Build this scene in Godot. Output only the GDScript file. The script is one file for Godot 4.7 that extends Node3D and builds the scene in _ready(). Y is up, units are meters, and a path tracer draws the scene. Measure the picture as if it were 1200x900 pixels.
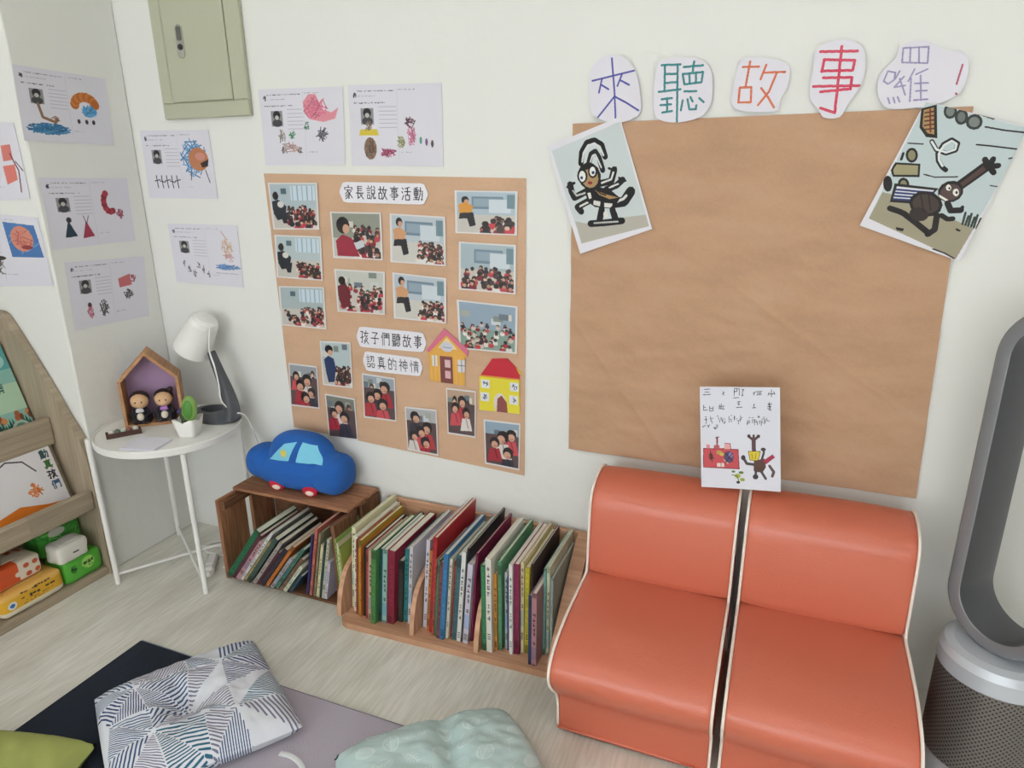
extends Node3D
# A reading corner: kraft-paper boards, crates of books, two orange child sofas, a side table and a picture-book shelf.

const FOCAL := 790.0
var rng := RandomNumberGenerator.new()
var used := {}
var M := {}
var GLYPH := {}

# ---------------------------------------------------------------- mesh builder
class Mb:
	var v := PackedVector3Array()
	var n := PackedVector3Array()
	var u := PackedVector2Array()
	func tri(a: Vector3, b: Vector3, c: Vector3, na: Vector3, nb: Vector3, nc: Vector3, ua := Vector2.ZERO, ub := Vector2.ZERO, uc := Vector2.ZERO) -> void:
		var g := (c - a).cross(b - a)
		if g.length_squared() < 1e-18:
			return
		if g.dot(na + nb + nc) < 0.0:
			v.append_array([a, c, b]); n.append_array([na, nc, nb]); u.append_array([ua, uc, ub])
		else:
			v.append_array([a, b, c]); n.append_array([na, nb, nc]); u.append_array([ua, ub, uc])
	func quad(a: Vector3, b: Vector3, c: Vector3, d: Vector3, nn: Vector3, ua := Vector2(0, 1), ub := Vector2(1, 1), uc := Vector2(1, 0), ud := Vector2(0, 0)) -> void:
		tri(a, b, c, nn, nn, nn, ua, ub, uc)
		tri(a, c, d, nn, nn, nn, ua, uc, ud)
	# chamfered box, metre UVs with u along the longest side
	func box(lo: Vector3, hi: Vector3, bev := 0.0015, t := Transform3D()) -> void:
		var c := (lo + hi) / 2.0
		var h := (hi - lo) / 2.0
		var b := minf(bev, minf(h.x, minf(h.y, h.z)) * 0.6)
		var off := Vector2(c.x * 3.7 + c.z * 1.3, c.y * 2.9 + c.z * 5.1)
		var la := 0
		if h.y > h.x and h.y >= h.z: la = 1
		elif h.z > h.x and h.z > h.y: la = 2
		for ax in 3:
			for s in [-1.0, 1.0]:
				var a1 := (ax + 1) % 3
				var a2 := (ax + 2) % 3
				if a2 == la:
					var sw := a1; a1 = a2; a2 = sw
				var ps := []
				for k in [[-1, -1], [1, -1], [1, 1], [-1, 1]]:
					var p := Vector3.ZERO
					p[ax] = s * h[ax]
					p[a1] = k[0] * (h[a1] - b)
					p[a2] = k[1] * (h[a2] - b)
					ps.append(p)
				var nn := Vector3.ZERO
				nn[ax] = s
				nn = t.basis * nn
				var uu := []
				for p in ps: uu.append(off + Vector2(p[a1], p[a2]))
				quad(t * (c + ps[0]), t * (c + ps[1]), t * (c + ps[2]), t * (c + ps[3]), nn.normalized(), uu[0], uu[1], uu[2], uu[3])
		if b <= 0.0: return
		for ax in 3:   # edges along ax
			var a1 := (ax + 1) % 3
			var a2 := (ax + 2) % 3
			for s1 in [-1.0, 1.0]:
				for s2 in [-1.0, 1.0]:
					var ps := []
					for k in [[-1, 0], [1, 0], [1, 1], [-1, 1]]:
						var p := Vector3.ZERO
						p[ax] = k[0] * (h[ax] - b)
						p[a1] = s1 * (h[a1] - (b if k[1] == 1 else 0.0))
						p[a2] = s2 * (h[a2] - (0.0 if k[1] == 1 else b))
						ps.append(p)
					var nn := Vector3.ZERO
					nn[a1] = s1; nn[a2] = s2
					nn = (t.basis * nn).normalized()
					quad(t * (c + ps[0]), t * (c + ps[1]), t * (c + ps[2]), t * (c + ps[3]), nn, off + Vector2(ps[0][ax], 0), off + Vector2(ps[1][ax], 0), off + Vector2(ps[2][ax], b), off + Vector2(ps[3][ax], b))
		for sx in [-1.0, 1.0]:
			for sy in [-1.0, 1.0]:
				for sz in [-1.0, 1.0]:
					var s := Vector3(sx, sy, sz)
					var a := t * (c + s * Vector3(h.x, h.y - b, h.z - b))
					var d := t * (c + s * Vector3(h.x - b, h.y, h.z - b))
					var e := t * (c + s * Vector3(h.x - b, h.y - b, h.z))
					var nn := (t.basis * s).normalized()
					tri(a, d, e, nn, nn, nn, off, off, off)
	# tube along points, radii per point or one
	func tube(ps: Array, r, sides := 8, caps := true) -> void:
		var rings := []
		var m := ps.size()
		var up := Vector3.UP
		var d0: Vector3 = (ps[1] - ps[0]).normalized()
		if absf(d0.dot(up)) > 0.9: up = Vector3.RIGHT
		var side := d0.cross(up).normalized()
		for i in m:
			var d: Vector3
			if i == 0: d = ps[1] - ps[0]
			elif i == m - 1: d = ps[m - 1] - ps[m - 2]
			else: d = (ps[i + 1] - ps[i]).normalized() + (ps[i] - ps[i - 1]).normalized()
			d = d.normalized()
			side = (side - d * side.dot(d)).normalized()
			var o := d.cross(side)
			var rr: float = r[i] if r is Array else r
			var ring := []
			for k in sides:
				var a := TAU * k / sides
				var nn := side * cos(a) + o * sin(a)
				ring.append([ps[i] + nn * rr, nn])
			rings.append(ring)
		for i in m - 1:
			for k in sides:
				var k2 := (k + 1) % sides
				var a = rings[i][k]; var b = rings[i][k2]; var c = rings[i + 1][k2]; var d = rings[i + 1][k]
				tri(a[0], b[0], c[0], a[1], b[1], c[1])
				tri(a[0], c[0], d[0], a[1], c[1], d[1])
		if caps:
			for e in [0, m - 1]:
				var nn: Vector3 = (ps[0] - ps[1]).normalized() if e == 0 else (ps[m - 1] - ps[m - 2]).normalized()
				for k in range(1, sides - 1):
					tri(rings[e][0][0], rings[e][k][0], rings[e][k + 1][0], nn, nn, nn)
	# surface of revolution about local y, profile points (r, y)
	func lathe(prof: Array, sides := 28, t := Transform3D(), uvr := Vector2(1, 1)) -> void:
		var m := prof.size()
		var len := [0.0]
		for i in range(1, m): len.append(len[i - 1] + prof[i].distance_to(prof[i - 1]))
		for i in m - 1:
			var p: Vector2 = prof[i]
			var q: Vector2 = prof[i + 1]
			var e := (q - p)
			if e.length() < 1e-7: continue
			var n0 := Vector2(e.y, -e.x).normalized()
			for k in sides:
				var a := TAU * k / sides
				var b := TAU * (k + 1) / sides
				var da := Vector3(cos(a), 0, sin(a)); var db := Vector3(cos(b), 0, sin(b))
				var na := (t.basis * (da * n0.x + Vector3.UP * n0.y)).normalized()
				var nb := (t.basis * (db * n0.x + Vector3.UP * n0.y)).normalized()
				var A := t * (da * p.x + Vector3.UP * p.y); var B := t * (db * p.x + Vector3.UP * p.y)
				var C := t * (db * q.x + Vector3.UP * q.y); var D := t * (da * q.x + Vector3.UP * q.y)
				var u0: float = float(k) / sides * uvr.x; var u1: float = float(k + 1) / sides * uvr.x
				var v0: float = len[i] / len[m - 1] * uvr.y; var v1: float = len[i + 1] / len[m - 1] * uvr.y
				tri(A, B, C, na, nb, nb, Vector2(u0, v0), Vector2(u1, v0), Vector2(u1, v1))
				tri(A, C, D, na, nb, na, Vector2(u0, v0), Vector2(u1, v1), Vector2(u0, v1))
	# prism: polygon in (x, y) pushed from z0 to z1, then t
	func prism(poly: PackedVector2Array, z0: float, z1: float, t := Transform3D(), uvo := Vector2.ZERO, uvs := Vector2.ONE, turn_uv := false) -> void:
		var idx := Geometry2D.triangulate_polygon(poly)
		for s in [0, 1]:
			var z := z1 if s == 1 else z0
			var nn := (t.basis * Vector3(0, 0, 1.0 if s == 1 else -1.0)).normalized()
			for i in range(0, idx.size(), 3):
				var q := []
				for k in 3:
					var p := poly[idx[i + k]]
					var w := (p - uvo) * uvs
					q.append([t * Vector3(p.x, p.y, z), Vector2(w.y, w.x) if turn_uv else w])
				tri(q[0][0], q[1][0], q[2][0], nn, nn, nn, q[0][1], q[1][1], q[2][1])
		var area := 0.0
		for i in poly.size():
			var p := poly[i]; var q := poly[(i + 1) % poly.size()]
			area += p.x * q.y - q.x * p.y
		for i in poly.size():
			var p := poly[i]; var q := poly[(i + 1) % poly.size()]
			var e := (q - p).normalized()
			var n2 := Vector2(e.y, -e.x) * signf(area)
			var nn := (t.basis * Vector3(n2.x, n2.y, 0)).normalized()
			var wp := (p - uvo) * uvs; var wq := (q - uvo) * uvs
			if turn_uv:
				wp = Vector2(wp.y, wp.x); wq = Vector2(wq.y, wq.x)
			quad(t * Vector3(p.x, p.y, z0), t * Vector3(q.x, q.y, z0), t * Vector3(q.x, q.y, z1), t * Vector3(p.x, p.y, z1), nn, wp, wq, wq, wp)
	# smooth grid: rows x cols of points, normals from neighbours (flip = -1 turns them)
	func grid(g: Array, flip := 1.0, uvs := Vector2.ONE, wrap := false) -> void:
		var R := g.size(); var C: int = g[0].size()
		var nm := []
		for i in R:
			var row := []
			for j in C:
				var jn := (j + 1) % C if wrap else mini(j + 1, C - 1)
				var jp := (j - 1 + C) % C if wrap else maxi(j - 1, 0)
				var a: Vector3 = g[mini(i + 1, R - 1)][j] - g[maxi(i - 1, 0)][j]
				var b: Vector3 = g[i][jn] - g[i][jp]
				row.append((b.cross(a) * flip).normalized())
			nm.append(row)
		for i in R - 1:
			for j in (C if wrap else C - 1):
				var k := (j + 1) % C
				var ua := Vector2(float(j) / (C - 1), float(i) / (R - 1)) * uvs
				var uc := Vector2(float(j + 1) / (C - 1), float(i + 1) / (R - 1)) * uvs
				tri(g[i][j], g[i][k], g[i + 1][k], nm[i][j], nm[i][k], nm[i + 1][k], ua, Vector2(uc.x, ua.y), uc)
				tri(g[i][j], g[i + 1][k], g[i + 1][j], nm[i][j], nm[i + 1][k], nm[i + 1][j], ua, uc, Vector2(ua.x, uc.y))
	func ball(c: Vector3, r: Vector3, rows := 10, cols := 16, t := Transform3D()) -> void:
		for i in rows:
			for j in cols:
				var q := []
				for k in [[0, 0], [0, 1], [1, 1], [1, 0]]:
					var th: float = PI * (i + k[0]) / rows; var ph: float = TAU * (j + k[1]) / cols
					var d := Vector3(sin(th) * cos(ph), cos(th), sin(th) * sin(ph))
					q.append([t * (c + d * r), (t.basis * (d / r)).normalized(), Vector2(float(j + k[1]) / cols, float(i + k[0]) / rows)])
				tri(q[0][0], q[1][0], q[2][0], q[0][1], q[1][1], q[2][1], q[0][2], q[1][2], q[2][2])
				tri(q[0][0], q[2][0], q[3][0], q[0][1], q[2][1], q[3][1], q[0][2], q[2][2], q[3][2])
	func mesh() -> ArrayMesh:
		var a := []
		a.resize(Mesh.ARRAY_MAX)
		a[Mesh.ARRAY_VERTEX] = v; a[Mesh.ARRAY_NORMAL] = n; a[Mesh.ARRAY_TEX_UV] = u
		var m := ArrayMesh.new()
		m.add_surface_from_arrays(Mesh.PRIMITIVE_TRIANGLES, a)
		return m

# ---------------------------------------------------------------- drawing on paper
class Cv:
	var im: Image
	var w: int
	var h: int
	var rng := RandomNumberGenerator.new()
	func _init(ww: int, hh: int, c: Color, sd := 1) -> void:
		w = ww; h = hh
		im = Image.create(w, h, false, Image.FORMAT_RGB8)
		im.fill(c)
		rng.seed = sd
	func rect(x0: float, y0: float, x1: float, y1: float, c: Color) -> void:
		var a := int(round(x0 * w)); var b := int(round(y0 * h))
		im.fill_rect(Rect2i(a, b, maxi(1, int(round(x1 * w)) - a), maxi(1, int(round(y1 * h)) - b)), c)
	func poly_px(p: PackedVector2Array, c: Color) -> void:
		var lo := 1e9; var hi := -1e9
		for q in p:
			lo = minf(lo, q.y); hi = maxf(hi, q.y)
		var m := p.size()
		for y in range(maxi(0, int(floor(lo))), mini(h - 1, int(ceil(hi))) + 1):
			var yy := y + 0.5
			var xs := []
			for i in m:
				var a := p[i]; var b := p[(i + 1) % m]
				if (a.y <= yy) != (b.y <= yy):
					xs.append(a.x + (yy - a.y) / (b.y - a.y) * (b.x - a.x))
			xs.sort()
			for i in range(0, xs.size() - 1, 2):
				var x0 := maxi(0, int(round(xs[i]))); var x1 := mini(w, int(round(xs[i + 1])))
				if x1 > x0: im.fill_rect(Rect2i(x0, y, x1 - x0, 1), c)
	func poly(pts: Array, c: Color) -> void:      # flat list of x,y in 0..1
		var p := PackedVector2Array()
		for i in range(0, pts.size(), 2): p.append(Vector2(pts[i] * w, pts[i + 1] * h))
		poly_px(p, c)
	func ell(cx: float, cy: float, rx: float, ry: float, c: Color, rot := 0.0) -> void:
		var p := PackedVector2Array()
		for k in 18:
			var a := TAU * k / 18
			p.append(Vector2(cx * w, cy * h) + Vector2(cos(a) * rx * w, sin(a) * ry * h).rotated(rot))
		poly_px(p, c)
	func line_px(p: PackedVector2Array, wd: float, c: Color) -> void:
		var r := maxf(wd / 2.0, 0.55)
		for i in p.size() - 1:
			var d := (p[i + 1] - p[i])
			if d.length() < 1e-4: continue
			var s := d.normalized().orthogonal() * r
			poly_px(PackedVector2Array([p[i] + s, p[i + 1] + s, p[i + 1] - s, p[i] - s]), c)
		if r > 0.9:
			for q in p:
				var e := PackedVector2Array()
				for k in 8: e.append(q + Vector2.from_angle(TAU * k / 8) * r)
				poly_px(e, c)
	func line(pts: Array, wd: float, c: Color) -> void:
		var p := PackedVector2Array()
		for i in range(0, pts.size(), 2): p.append(Vector2(pts[i] * w, pts[i + 1] * h))
		line_px(p, wd, c)
	func scrib(cx: float, cy: float, rx: float, ry: float, c: Color, n := 14, wd := 2.0) -> void:   # crayon scribble in an ellipse
		for k in n:
			var a := Vector2.from_angle(rng.randf() * TAU) * sqrt(rng.randf())
			var b := Vector2.from_angle(rng.randf() * TAU) * sqrt(rng.randf())
			var cc := c.lightened(rng.randf() * 0.25) if rng.randf() < 0.5 else c.darkened(rng.randf() * 0.2)
			line([cx + a.x * rx, cy + a.y * ry, cx + b.x * rx, cy + b.y * ry], wd, cc)
	func text(x0: float, y0: float, x1: float, hgt: float, c: Color, density := 0.75) -> void:   # a row of tiny print
		var x := x0
		while x < x1:
			var ww := rng.randf_range(0.6, 1.2) * hgt * h / w
			if rng.randf() < density: rect(x, y0 + rng.randf() * hgt * 0.3, minf(x + ww * 0.8, x1), y0 + hgt * rng.randf_range(0.5, 1.0), c)
			x += ww
	func tex() -> ImageTexture:
		return ImageTexture.create_from_image(im)

# ---------------------------------------------------------------- small helpers
func numbered(called: String) -> String:
	if not used.has(called):
		used[called] = 0
		return called
	used[called] += 1
	return "%s_%03d" % [called, used[called]]

func part(called: String, b: Mb, m: Material, parent: Node, at := Vector3.ZERO) -> MeshInstance3D:
	var o := MeshInstance3D.new()
	o.mesh = b.mesh()
	o.material_override = m
	o.name = numbered(called) if parent == self else called
	parent.add_child(o, true)
	o.position = at
	return o

func tag(o: Node, label: String, category: String, group := "") -> Node:
	o.set_meta("label", label)
	o.set_meta("category", category)
	if group != "": o.set_meta("group", group)
	return o

func thing(called: String, label: String, category: String, at := Vector3.ZERO, turn := 0.0, group := "") -> Node3D:
	var o := Node3D.new()
	o.name = numbered(called)
	add_child(o)
	o.position = at
	o.rotation.y = turn
	tag(o, label, category, group)
	return o

func one(called: String, b: Mb, m: Material, label: String, category: String, at := Vector3.ZERO, turn := 0.0, group := "") -> MeshInstance3D:
	var o := part(called, b, m, self, at)
	o.rotation.y = turn
	tag(o, label, category, group)
	return o

func struct(called: String, b: Mb, m: Material) -> MeshInstance3D:
	var o := part(called, b, m, self)
	o.set_meta("kind", "structure")
	return o

func mat(c: Color, rough := 0.7, metal := 0.0, spec := 0.5) -> StandardMaterial3D:
	var m := StandardMaterial3D.new()
	m.albedo_color = c
	m.roughness = rough
	m.metallic = metal
	m.metallic_specular = spec
	return m

func hexm(c: String, rough := 0.7, metal := 0.0) -> StandardMaterial3D:
	return mat(Color(c), rough, metal)

func tmat(t: Texture2D, rough := 0.75) -> StandardMaterial3D:
	var m := mat(Color.WHITE, rough)
	m.albedo_texture = t
	m.texture_repeat = false
	return m

func noise_mat(c: Color, rough: float, freq: float, strength: float, scale := 1.0) -> StandardMaterial3D:
	var m := mat(c, rough)
	var f := FastNoiseLite.new()
	f.seed = 7
	f.frequency = freq
	f.fractal_octaves = 4
	var t := NoiseTexture2D.new()
	t.width = 256; t.height = 256
	t.seamless = true
	t.as_normal_map = true
	t.bump_strength = strength
	t.noise = f
	m.normal_enabled = true
	m.normal_texture = t
	m.uv1_triplanar = true
	m.uv1_world_triplanar = true
	m.uv1_scale = Vector3.ONE * scale
	return m

# wood: grain along u, tones between a and b
func wood_tex(a: Color, b: Color, sd: int, fine := 1.0, pw := 512, ph := 256, low := 0.5) -> ImageTexture:
	var im := Image.create(pw, ph, false, Image.FORMAT_RGB8)
	var f := FastNoiseLite.new()
	f.seed = sd; f.frequency = 0.02; f.fractal_octaves = 3
	var g := FastNoiseLite.new()
	g.seed = sd + 9; g.frequency = 0.11 * fine; g.fractal_octaves = 3
	for y in ph:
		for x in pw:
			var q := f.get_noise_2d(x * 0.12, y * 0.9) * low
			var s := g.get_noise_2d(x * 0.06, y * 1.6) * 0.55
			# mirror blend so that the tile repeats
			var t := clampf(0.5 + q + s, 0.0, 1.0)
			im.set_pixel(x, y, a.lerp(b, t))
	return ImageTexture.create_from_image(im)

func wood(a: String, b: String, sd: int, rough: float, sc: Vector2, fine := 1.0) -> StandardMaterial3D:
	var m := mat(Color.WHITE, rough)
	m.albedo_texture = wood_tex(Color(a), Color(b), sd, fine)
	m.uv1_scale = Vector3(sc.x, sc.y, 1)
	return m

func v2(a: Array) -> PackedVector2Array:
	var p := PackedVector2Array()
	for i in range(0, a.size(), 2): p.append(Vector2(a[i], a[i + 1]))
	return p

# a sheet of paper on a wall: polygon in the wall's own x, y, lifted from it by z; UV spans its corners
func sheet(poly: PackedVector2Array, z: float, thick := 0.0012) -> Mb:
	var b := Mb.new()
	var lo := poly[0]; var hi := poly[0]
	for p in poly:
		lo = lo.min(p); hi = hi.max(p)
	b.prism(poly, z, z + thick, Transform3D(), Vector2(lo.x, hi.y), Vector2(1.0 / (hi.x - lo.x), -1.0 / (hi.y - lo.y)))
	return b

# a four-cornered sheet (TL, TR, BR, BL) whose UV follows its own edges; bow lifts its middle, curl its lower corners
func card(q: PackedVector2Array, z: float, curl := 0.0, thick := 0.0012) -> Mb:
	var b := Mb.new()
	var N := 8
	var top := []; var bot := []
	for i in N + 1:
		var r1 := []; var r2 := []
		for j in N + 1:
			var s := float(j) / N; var t := float(i) / N
			var p := q[0].lerp(q[1], s).lerp(q[3].lerp(q[2], s), t)
			var e := maxf(absf(s - 0.5) * 2.0 - 0.4, 0.0) * maxf(absf(t - 0.5) * 2.0 - 0.4, 0.0)
			var zz := z + curl * e * (1.0 if t > 0.5 else 0.6)
			r1.append(Vector3(p.x, p.y, zz + thick)); r2.append(Vector3(p.x, p.y, zz))
		top.append(r1); bot.append(r2)
	b.grid(top, -1.0)
	b.grid(bot, 1.0)
	for k in N:
		b.quad(bot[0][k], bot[0][k + 1], top[0][k + 1], top[0][k], Vector3(0, 1, 0), Vector2.ZERO, Vector2.ZERO, Vector2.ZERO, Vector2.ZERO)
		b.quad(bot[N][k], bot[N][k + 1], top[N][k + 1], top[N][k], Vector3(0, -1, 0), Vector2.ZERO, Vector2.ZERO, Vector2.ZERO, Vector2.ZERO)
		b.quad(bot[k][0], bot[k + 1][0], top[k + 1][0], top[k][0], Vector3(-1, 0, 0), Vector2.ZERO, Vector2.ZERO, Vector2.ZERO, Vector2.ZERO)
		b.quad(bot[k][N], bot[k + 1][N], top[k + 1][N], top[k][N], Vector3(1, 0, 0), Vector2.ZERO, Vector2.ZERO, Vector2.ZERO, Vector2.ZERO)
	return b

func smooth(pts: Array, n := 5, closed := false) -> Array:   # Catmull-Rom through Vector2 or Vector3 points
	var out := []
	var m := pts.size()
	for i in (m if closed else m - 1):
		var p0 = pts[(i - 1 + m) % m] if closed else pts[maxi(i - 1, 0)]
		var p1 = pts[i]
		var p2 = pts[(i + 1) % m]
		var p3 = pts[(i + 2) % m] if closed else pts[mini(i + 2, m - 1)]
		for k in n:
			out.append(p1.cubic_interpolate(p2, p0, p3, float(k) / n))
	if not closed: out.append(pts[m - 1])
	return out

# ---------------------------------------------------------------- the place
func _ready() -> void:
	rng.seed = 20
	var cam := Camera3D.new()
	cam.name = "camera"
	cam.position = Vector3(0, 1.296, 1.74)
	cam.rotation_order = EULER_ORDER_YXZ
	cam.rotation_degrees = Vector3(-17.21, 22.04, -0.44)
	cam.fov = rad_to_deg(2.0 * atan(450.0 / FOCAL))
	cam.near = 0.05
	add_child(cam)
	var env := Environment.new()
	env.background_mode = Environment.BG_COLOR
	env.background_color = Color(0.965, 0.985, 0.995)
	env.background_energy_multiplier = 7.0
	env.tonemap_mode = Environment.TONE_MAPPER_LINEAR
	env.tonemap_exposure = 0.96
	env.sdfgi_enabled = true
	env.ssao_enabled = true
	env.ssil_enabled = true
	var we := WorldEnvironment.new()
	we.environment = env
	add_child(we)
	materials()
	ceiling_lights()
	room()
	glyphs()
	sofas()
	purifier()
	crate()
	book_box()
	table()
	shelf()
	kraft_boards()
	wall_papers()
	posters()
	panel_box()
	plush_car()
	table_things()
	mats_and_cushions()
	cords()

func ceiling_lights() -> void:
	var glow := hexm("ffffff")
	glow.emission_enabled = true
	glow.emission = Color(1.0, 0.99, 0.965)
	glow.emission_energy_multiplier = 1.5
	for x in [-1.25, 0.35, 1.95]:
		for z in [2.0, 3.7]:
			var t := thing("ceiling_light", "square white panel light in the ceiling, %s the windows" % ("near" if z > 3 else "away from"), "light", Vector3(x, 2.7, z), 0.0, "ceiling panel lights")
			var f := Mb.new()
			for s in [-1, 1]:
				f.box(Vector3(-0.31, 0.0, s * 0.3 - 0.012), Vector3(0.31, 0.03, s * 0.3 + 0.012))
				f.box(Vector3(s * 0.3 - 0.012, 0.0, -0.288), Vector3(s * 0.3 + 0.012, 0.03, 0.288))
			part("frame", f, hexm("e8e8e6", 0.5), t)
			var d := Mb.new()
			d.box(Vector3(-0.285, 0.012, -0.285), Vector3(0.285, 0.024, 0.285), 0.0)
			part("diffuser", d, glow, t)
			var l := AreaLight3D.new()
			l.name = "panel_glow"
			l.area_size = Vector2(0.57, 0.57)
			l.light_color = Color(1.0, 0.99, 0.965)
			l.light_energy = 0.32
			l.area_range = 9.0
			l.shadow_enabled = true
			l.rotation_degrees.x = -90
			l.position.y = 0.006
			t.add_child(l)

func materials() -> void:
	M.wall = noise_mat(Color("e5e5e1"), 0.85, 0.02, 0.6, 1.6)
	M.paper = hexm("dedbe6", 0.8)
	M.white = hexm("eeeeec", 0.4)
	M.black = hexm("1d1d20", 0.6)
	M.crate = wood("5a3826", "94694a", 11, 0.7, Vector2(2.2, 3.0), 1.0)
	M.crate_light = wood("85553c", "bd8a64", 12, 0.7, Vector2(2.2, 3.0), 1.0)
	M.box = wood("b28465", "d4a586", 13, 0.6, Vector2(1.5, 2.4), 0.8)
	M.ply = wood("998a76", "b5a690", 14, 0.55, Vector2(1.2, 2.6), 0.9)
	M.house = wood("a5764e", "cb9c70", 15, 0.6, Vector2(4, 6), 0.8)
	M.pages = hexm("dcd7c8", 0.85)
	M.steel = mat(Color("c9c9c4"), 0.3, 0.8)

func room() -> void:
	var fm := mat(Color.WHITE, 0.42)
	fm.albedo_texture = floor_tex()
	fm.uv1_scale = Vector3(1, 1, 1)
	var b := Mb.new()
	var x0 := -2.45; var x1 := 2.85; var z1 := 4.9; var H := 2.78
	b.quad(Vector3(x0 - 0.1, 0, -0.1), Vector3(x1 + 0.1, 0, -0.1), Vector3(x1 + 0.1, 0, z1 + 0.1), Vector3(x0 - 0.1, 0, z1 + 0.1), Vector3.UP, Vector2(-0.1, x0) * 0.8, Vector2(-0.1, x1 + 0.2) * 0.8, Vector2(z1 + 0.1, x1 + 0.2) * 0.8, Vector2(z1 + 0.1, x0) * 0.8)
	b.box(Vector3(x0 - 0.1, -0.1, -0.1), Vector3(x1 + 0.1, -0.001, z1 + 0.1), 0.0)
	struct("floor", b, fm)
	b = Mb.new(); b.box(Vector3(x0 - 0.1, 0, -0.1), Vector3(x1 + 0.1, H, 0), 0.0); struct("wall_back", b, M.wall)
	b = Mb.new(); b.box(Vector3(x0 - 0.1, 0, 0), Vector3(x0, H, z1), 0.0); struct("wall_left", b, M.wall)
	b = Mb.new(); b.box(Vector3(x1, 0, 0), Vector3(x1 + 0.1, H, z1), 0.0); struct("wall_right", b, M.wall)
	b = Mb.new()
	b.box(Vector3(x0 - 0.1, 0, z1), Vector3(x1 + 0.1, 0.55, z1 + 0.1), 0.0)
	b.box(Vector3(x0 - 0.1, 2.05, z1), Vector3(x1 + 0.1, H, z1 + 0.1), 0.0)
	b.box(Vector3(x0 - 0.1, 0.55, z1), Vector3(-2.3, 2.05, z1 + 0.1), 0.0)
	b.box(Vector3(1.5, 0.55, z1), Vector3(x1 + 0.1, 2.05, z1 + 0.1), 0.0)
	struct("wall_front", b, M.wall)
	var wf := Node3D.new(); wf.name = "window_1"; add_child(wf); wf.set_meta("kind", "structure")
	var alu := mat(Color("c8cac8"), 0.4, 0.5)
	b = Mb.new()
	for y in [0.55, 2.01]: b.box(Vector3(-2.3, y, z1 + 0.03), Vector3(1.5, y + 0.04, z1 + 0.07), 0.003)
	for k in 5: b.box(Vector3(-2.3 + k * 0.94, 0.59, z1 + 0.03), Vector3(-2.26 + k * 0.94, 2.01, z1 + 0.07), 0.003)
	part("window_frame", b, alu, wf)
	var gm := mat(Color(0.95, 0.98, 0.97, 0.06), 0.02)
	gm.transparency = BaseMaterial3D.TRANSPARENCY_ALPHA
	for k in 4:
		b = Mb.new(); b.box(Vector3(-2.255 + k * 0.94, 0.592, z1 + 0.047), Vector3(-1.365 + k * 0.94, 2.008, z1 + 0.052), 0.0); part("pane", b, gm, wf)
	b = Mb.new(); b.box(Vector3(x0, 0, 0), Vector3(-2.053, H, 0.358), 0.004); struct("wall_corner", b, M.wall)
	b = Mb.new(); b.box(Vector3(x0 - 0.1, H, -0.1), Vector3(x1 + 0.1, H + 0.1, z1 + 0.1), 0.0); struct("ceiling", b, hexm("ecebe6", 0.9))

func floor_tex() -> ImageTexture:
	var pw := 1024; var ph := 1024
	var im := Image.create(pw, ph, false, Image.FORMAT_RGB8)
	var f := FastNoiseLite.new(); f.seed = 3; f.frequency = 0.012; f.fractal_octaves = 3
	var g := FastNoiseLite.new(); g.seed = 4; g.frequency = 0.09; g.fractal_octaves = 3
	var k := FastNoiseLite.new(); k.seed = 5; k.frequency = 0.006; k.fractal_octaves = 2
	var a := Color("cdc9bd"); var c := Color("eae8e0")
	for y in ph:
		for x in pw:
			var t := 0.52 + f.get_noise_2d(x * 0.2, y * 0.9) * 0.4 + g.get_noise_2d(x * 0.1, y * 1.1) * 0.5 + k.get_noise_2d(x * 0.5, y) * 0.3
			im.set_pixel(x, y, a.lerp(c, clampf(t, 0.0, 1.0)))
	return ImageTexture.create_from_image(im)

# ---------------------------------------------------------------- seats
func sofa_mesh(prof: Array, W: float) -> Mb:
	var b := Mb.new()
	var area := 0.0
	for i in prof.size():
		var p: Vector2 = prof[i]; var q: Vector2 = prof[(i + 1) % prof.size()]
		area += p.x * q.y - q.x * p.y
	var nr := []
	for i in prof.size():
		var e: Vector2 = (prof[(i + 1) % prof.size()] - prof[(i - 1 + prof.size()) % prof.size()]).normalized()
		nr.append(Vector2(e.y, -e.x) * signf(area))
	var rows := []
	var fl := FastNoiseLite.new(); fl.seed = 2; fl.frequency = 9.0
	for s in [[-0.5, 0.0, 0.010], [-0.5, 0.002, 0.004], [-0.5, 0.008, 0.0008], [-0.5, 0.02, 0.0], [-0.3, 0, -0.002], [-0.15, 0, -0.003], [0.0, 0, -0.0035], [0.15, 0, -0.003], [0.3, 0, -0.002], [0.5, -0.02, 0.0], [0.5, -0.008, 0.0008], [0.5, -0.002, 0.004], [0.5, 0.0, 0.010]]:
		var x: float = s[0] * W + s[1]
		var row := []
		for i in prof.size():
			var p: Vector2 = prof[i] - nr[i] * s[2]
			var w := fl.get_noise_3d(x, p.x, p.y) * 0.0015
			row.append(Vector3(x, maxf(p.y + nr[i].y * w, 0.012), p.x + nr[i].x * w))
		rows.append(row)
	b.grid(rows, -signf(area), Vector2.ONE, true)
	for e in [0, rows.size() - 1]:
		var pl := PackedVector2Array()
		for p in rows[e]: pl.append(Vector2(p.z, p.y))
		var idx := Geometry2D.triangulate_polygon(pl)
		var nn := Vector3(-1.0 if e == 0 else 1.0, 0, 0)
		for i in range(0, idx.size(), 3):
			b.tri(rows[e][idx[i]], rows[e][idx[i + 1]], rows[e][idx[i + 2]], nn, nn, nn)
	return b

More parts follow.
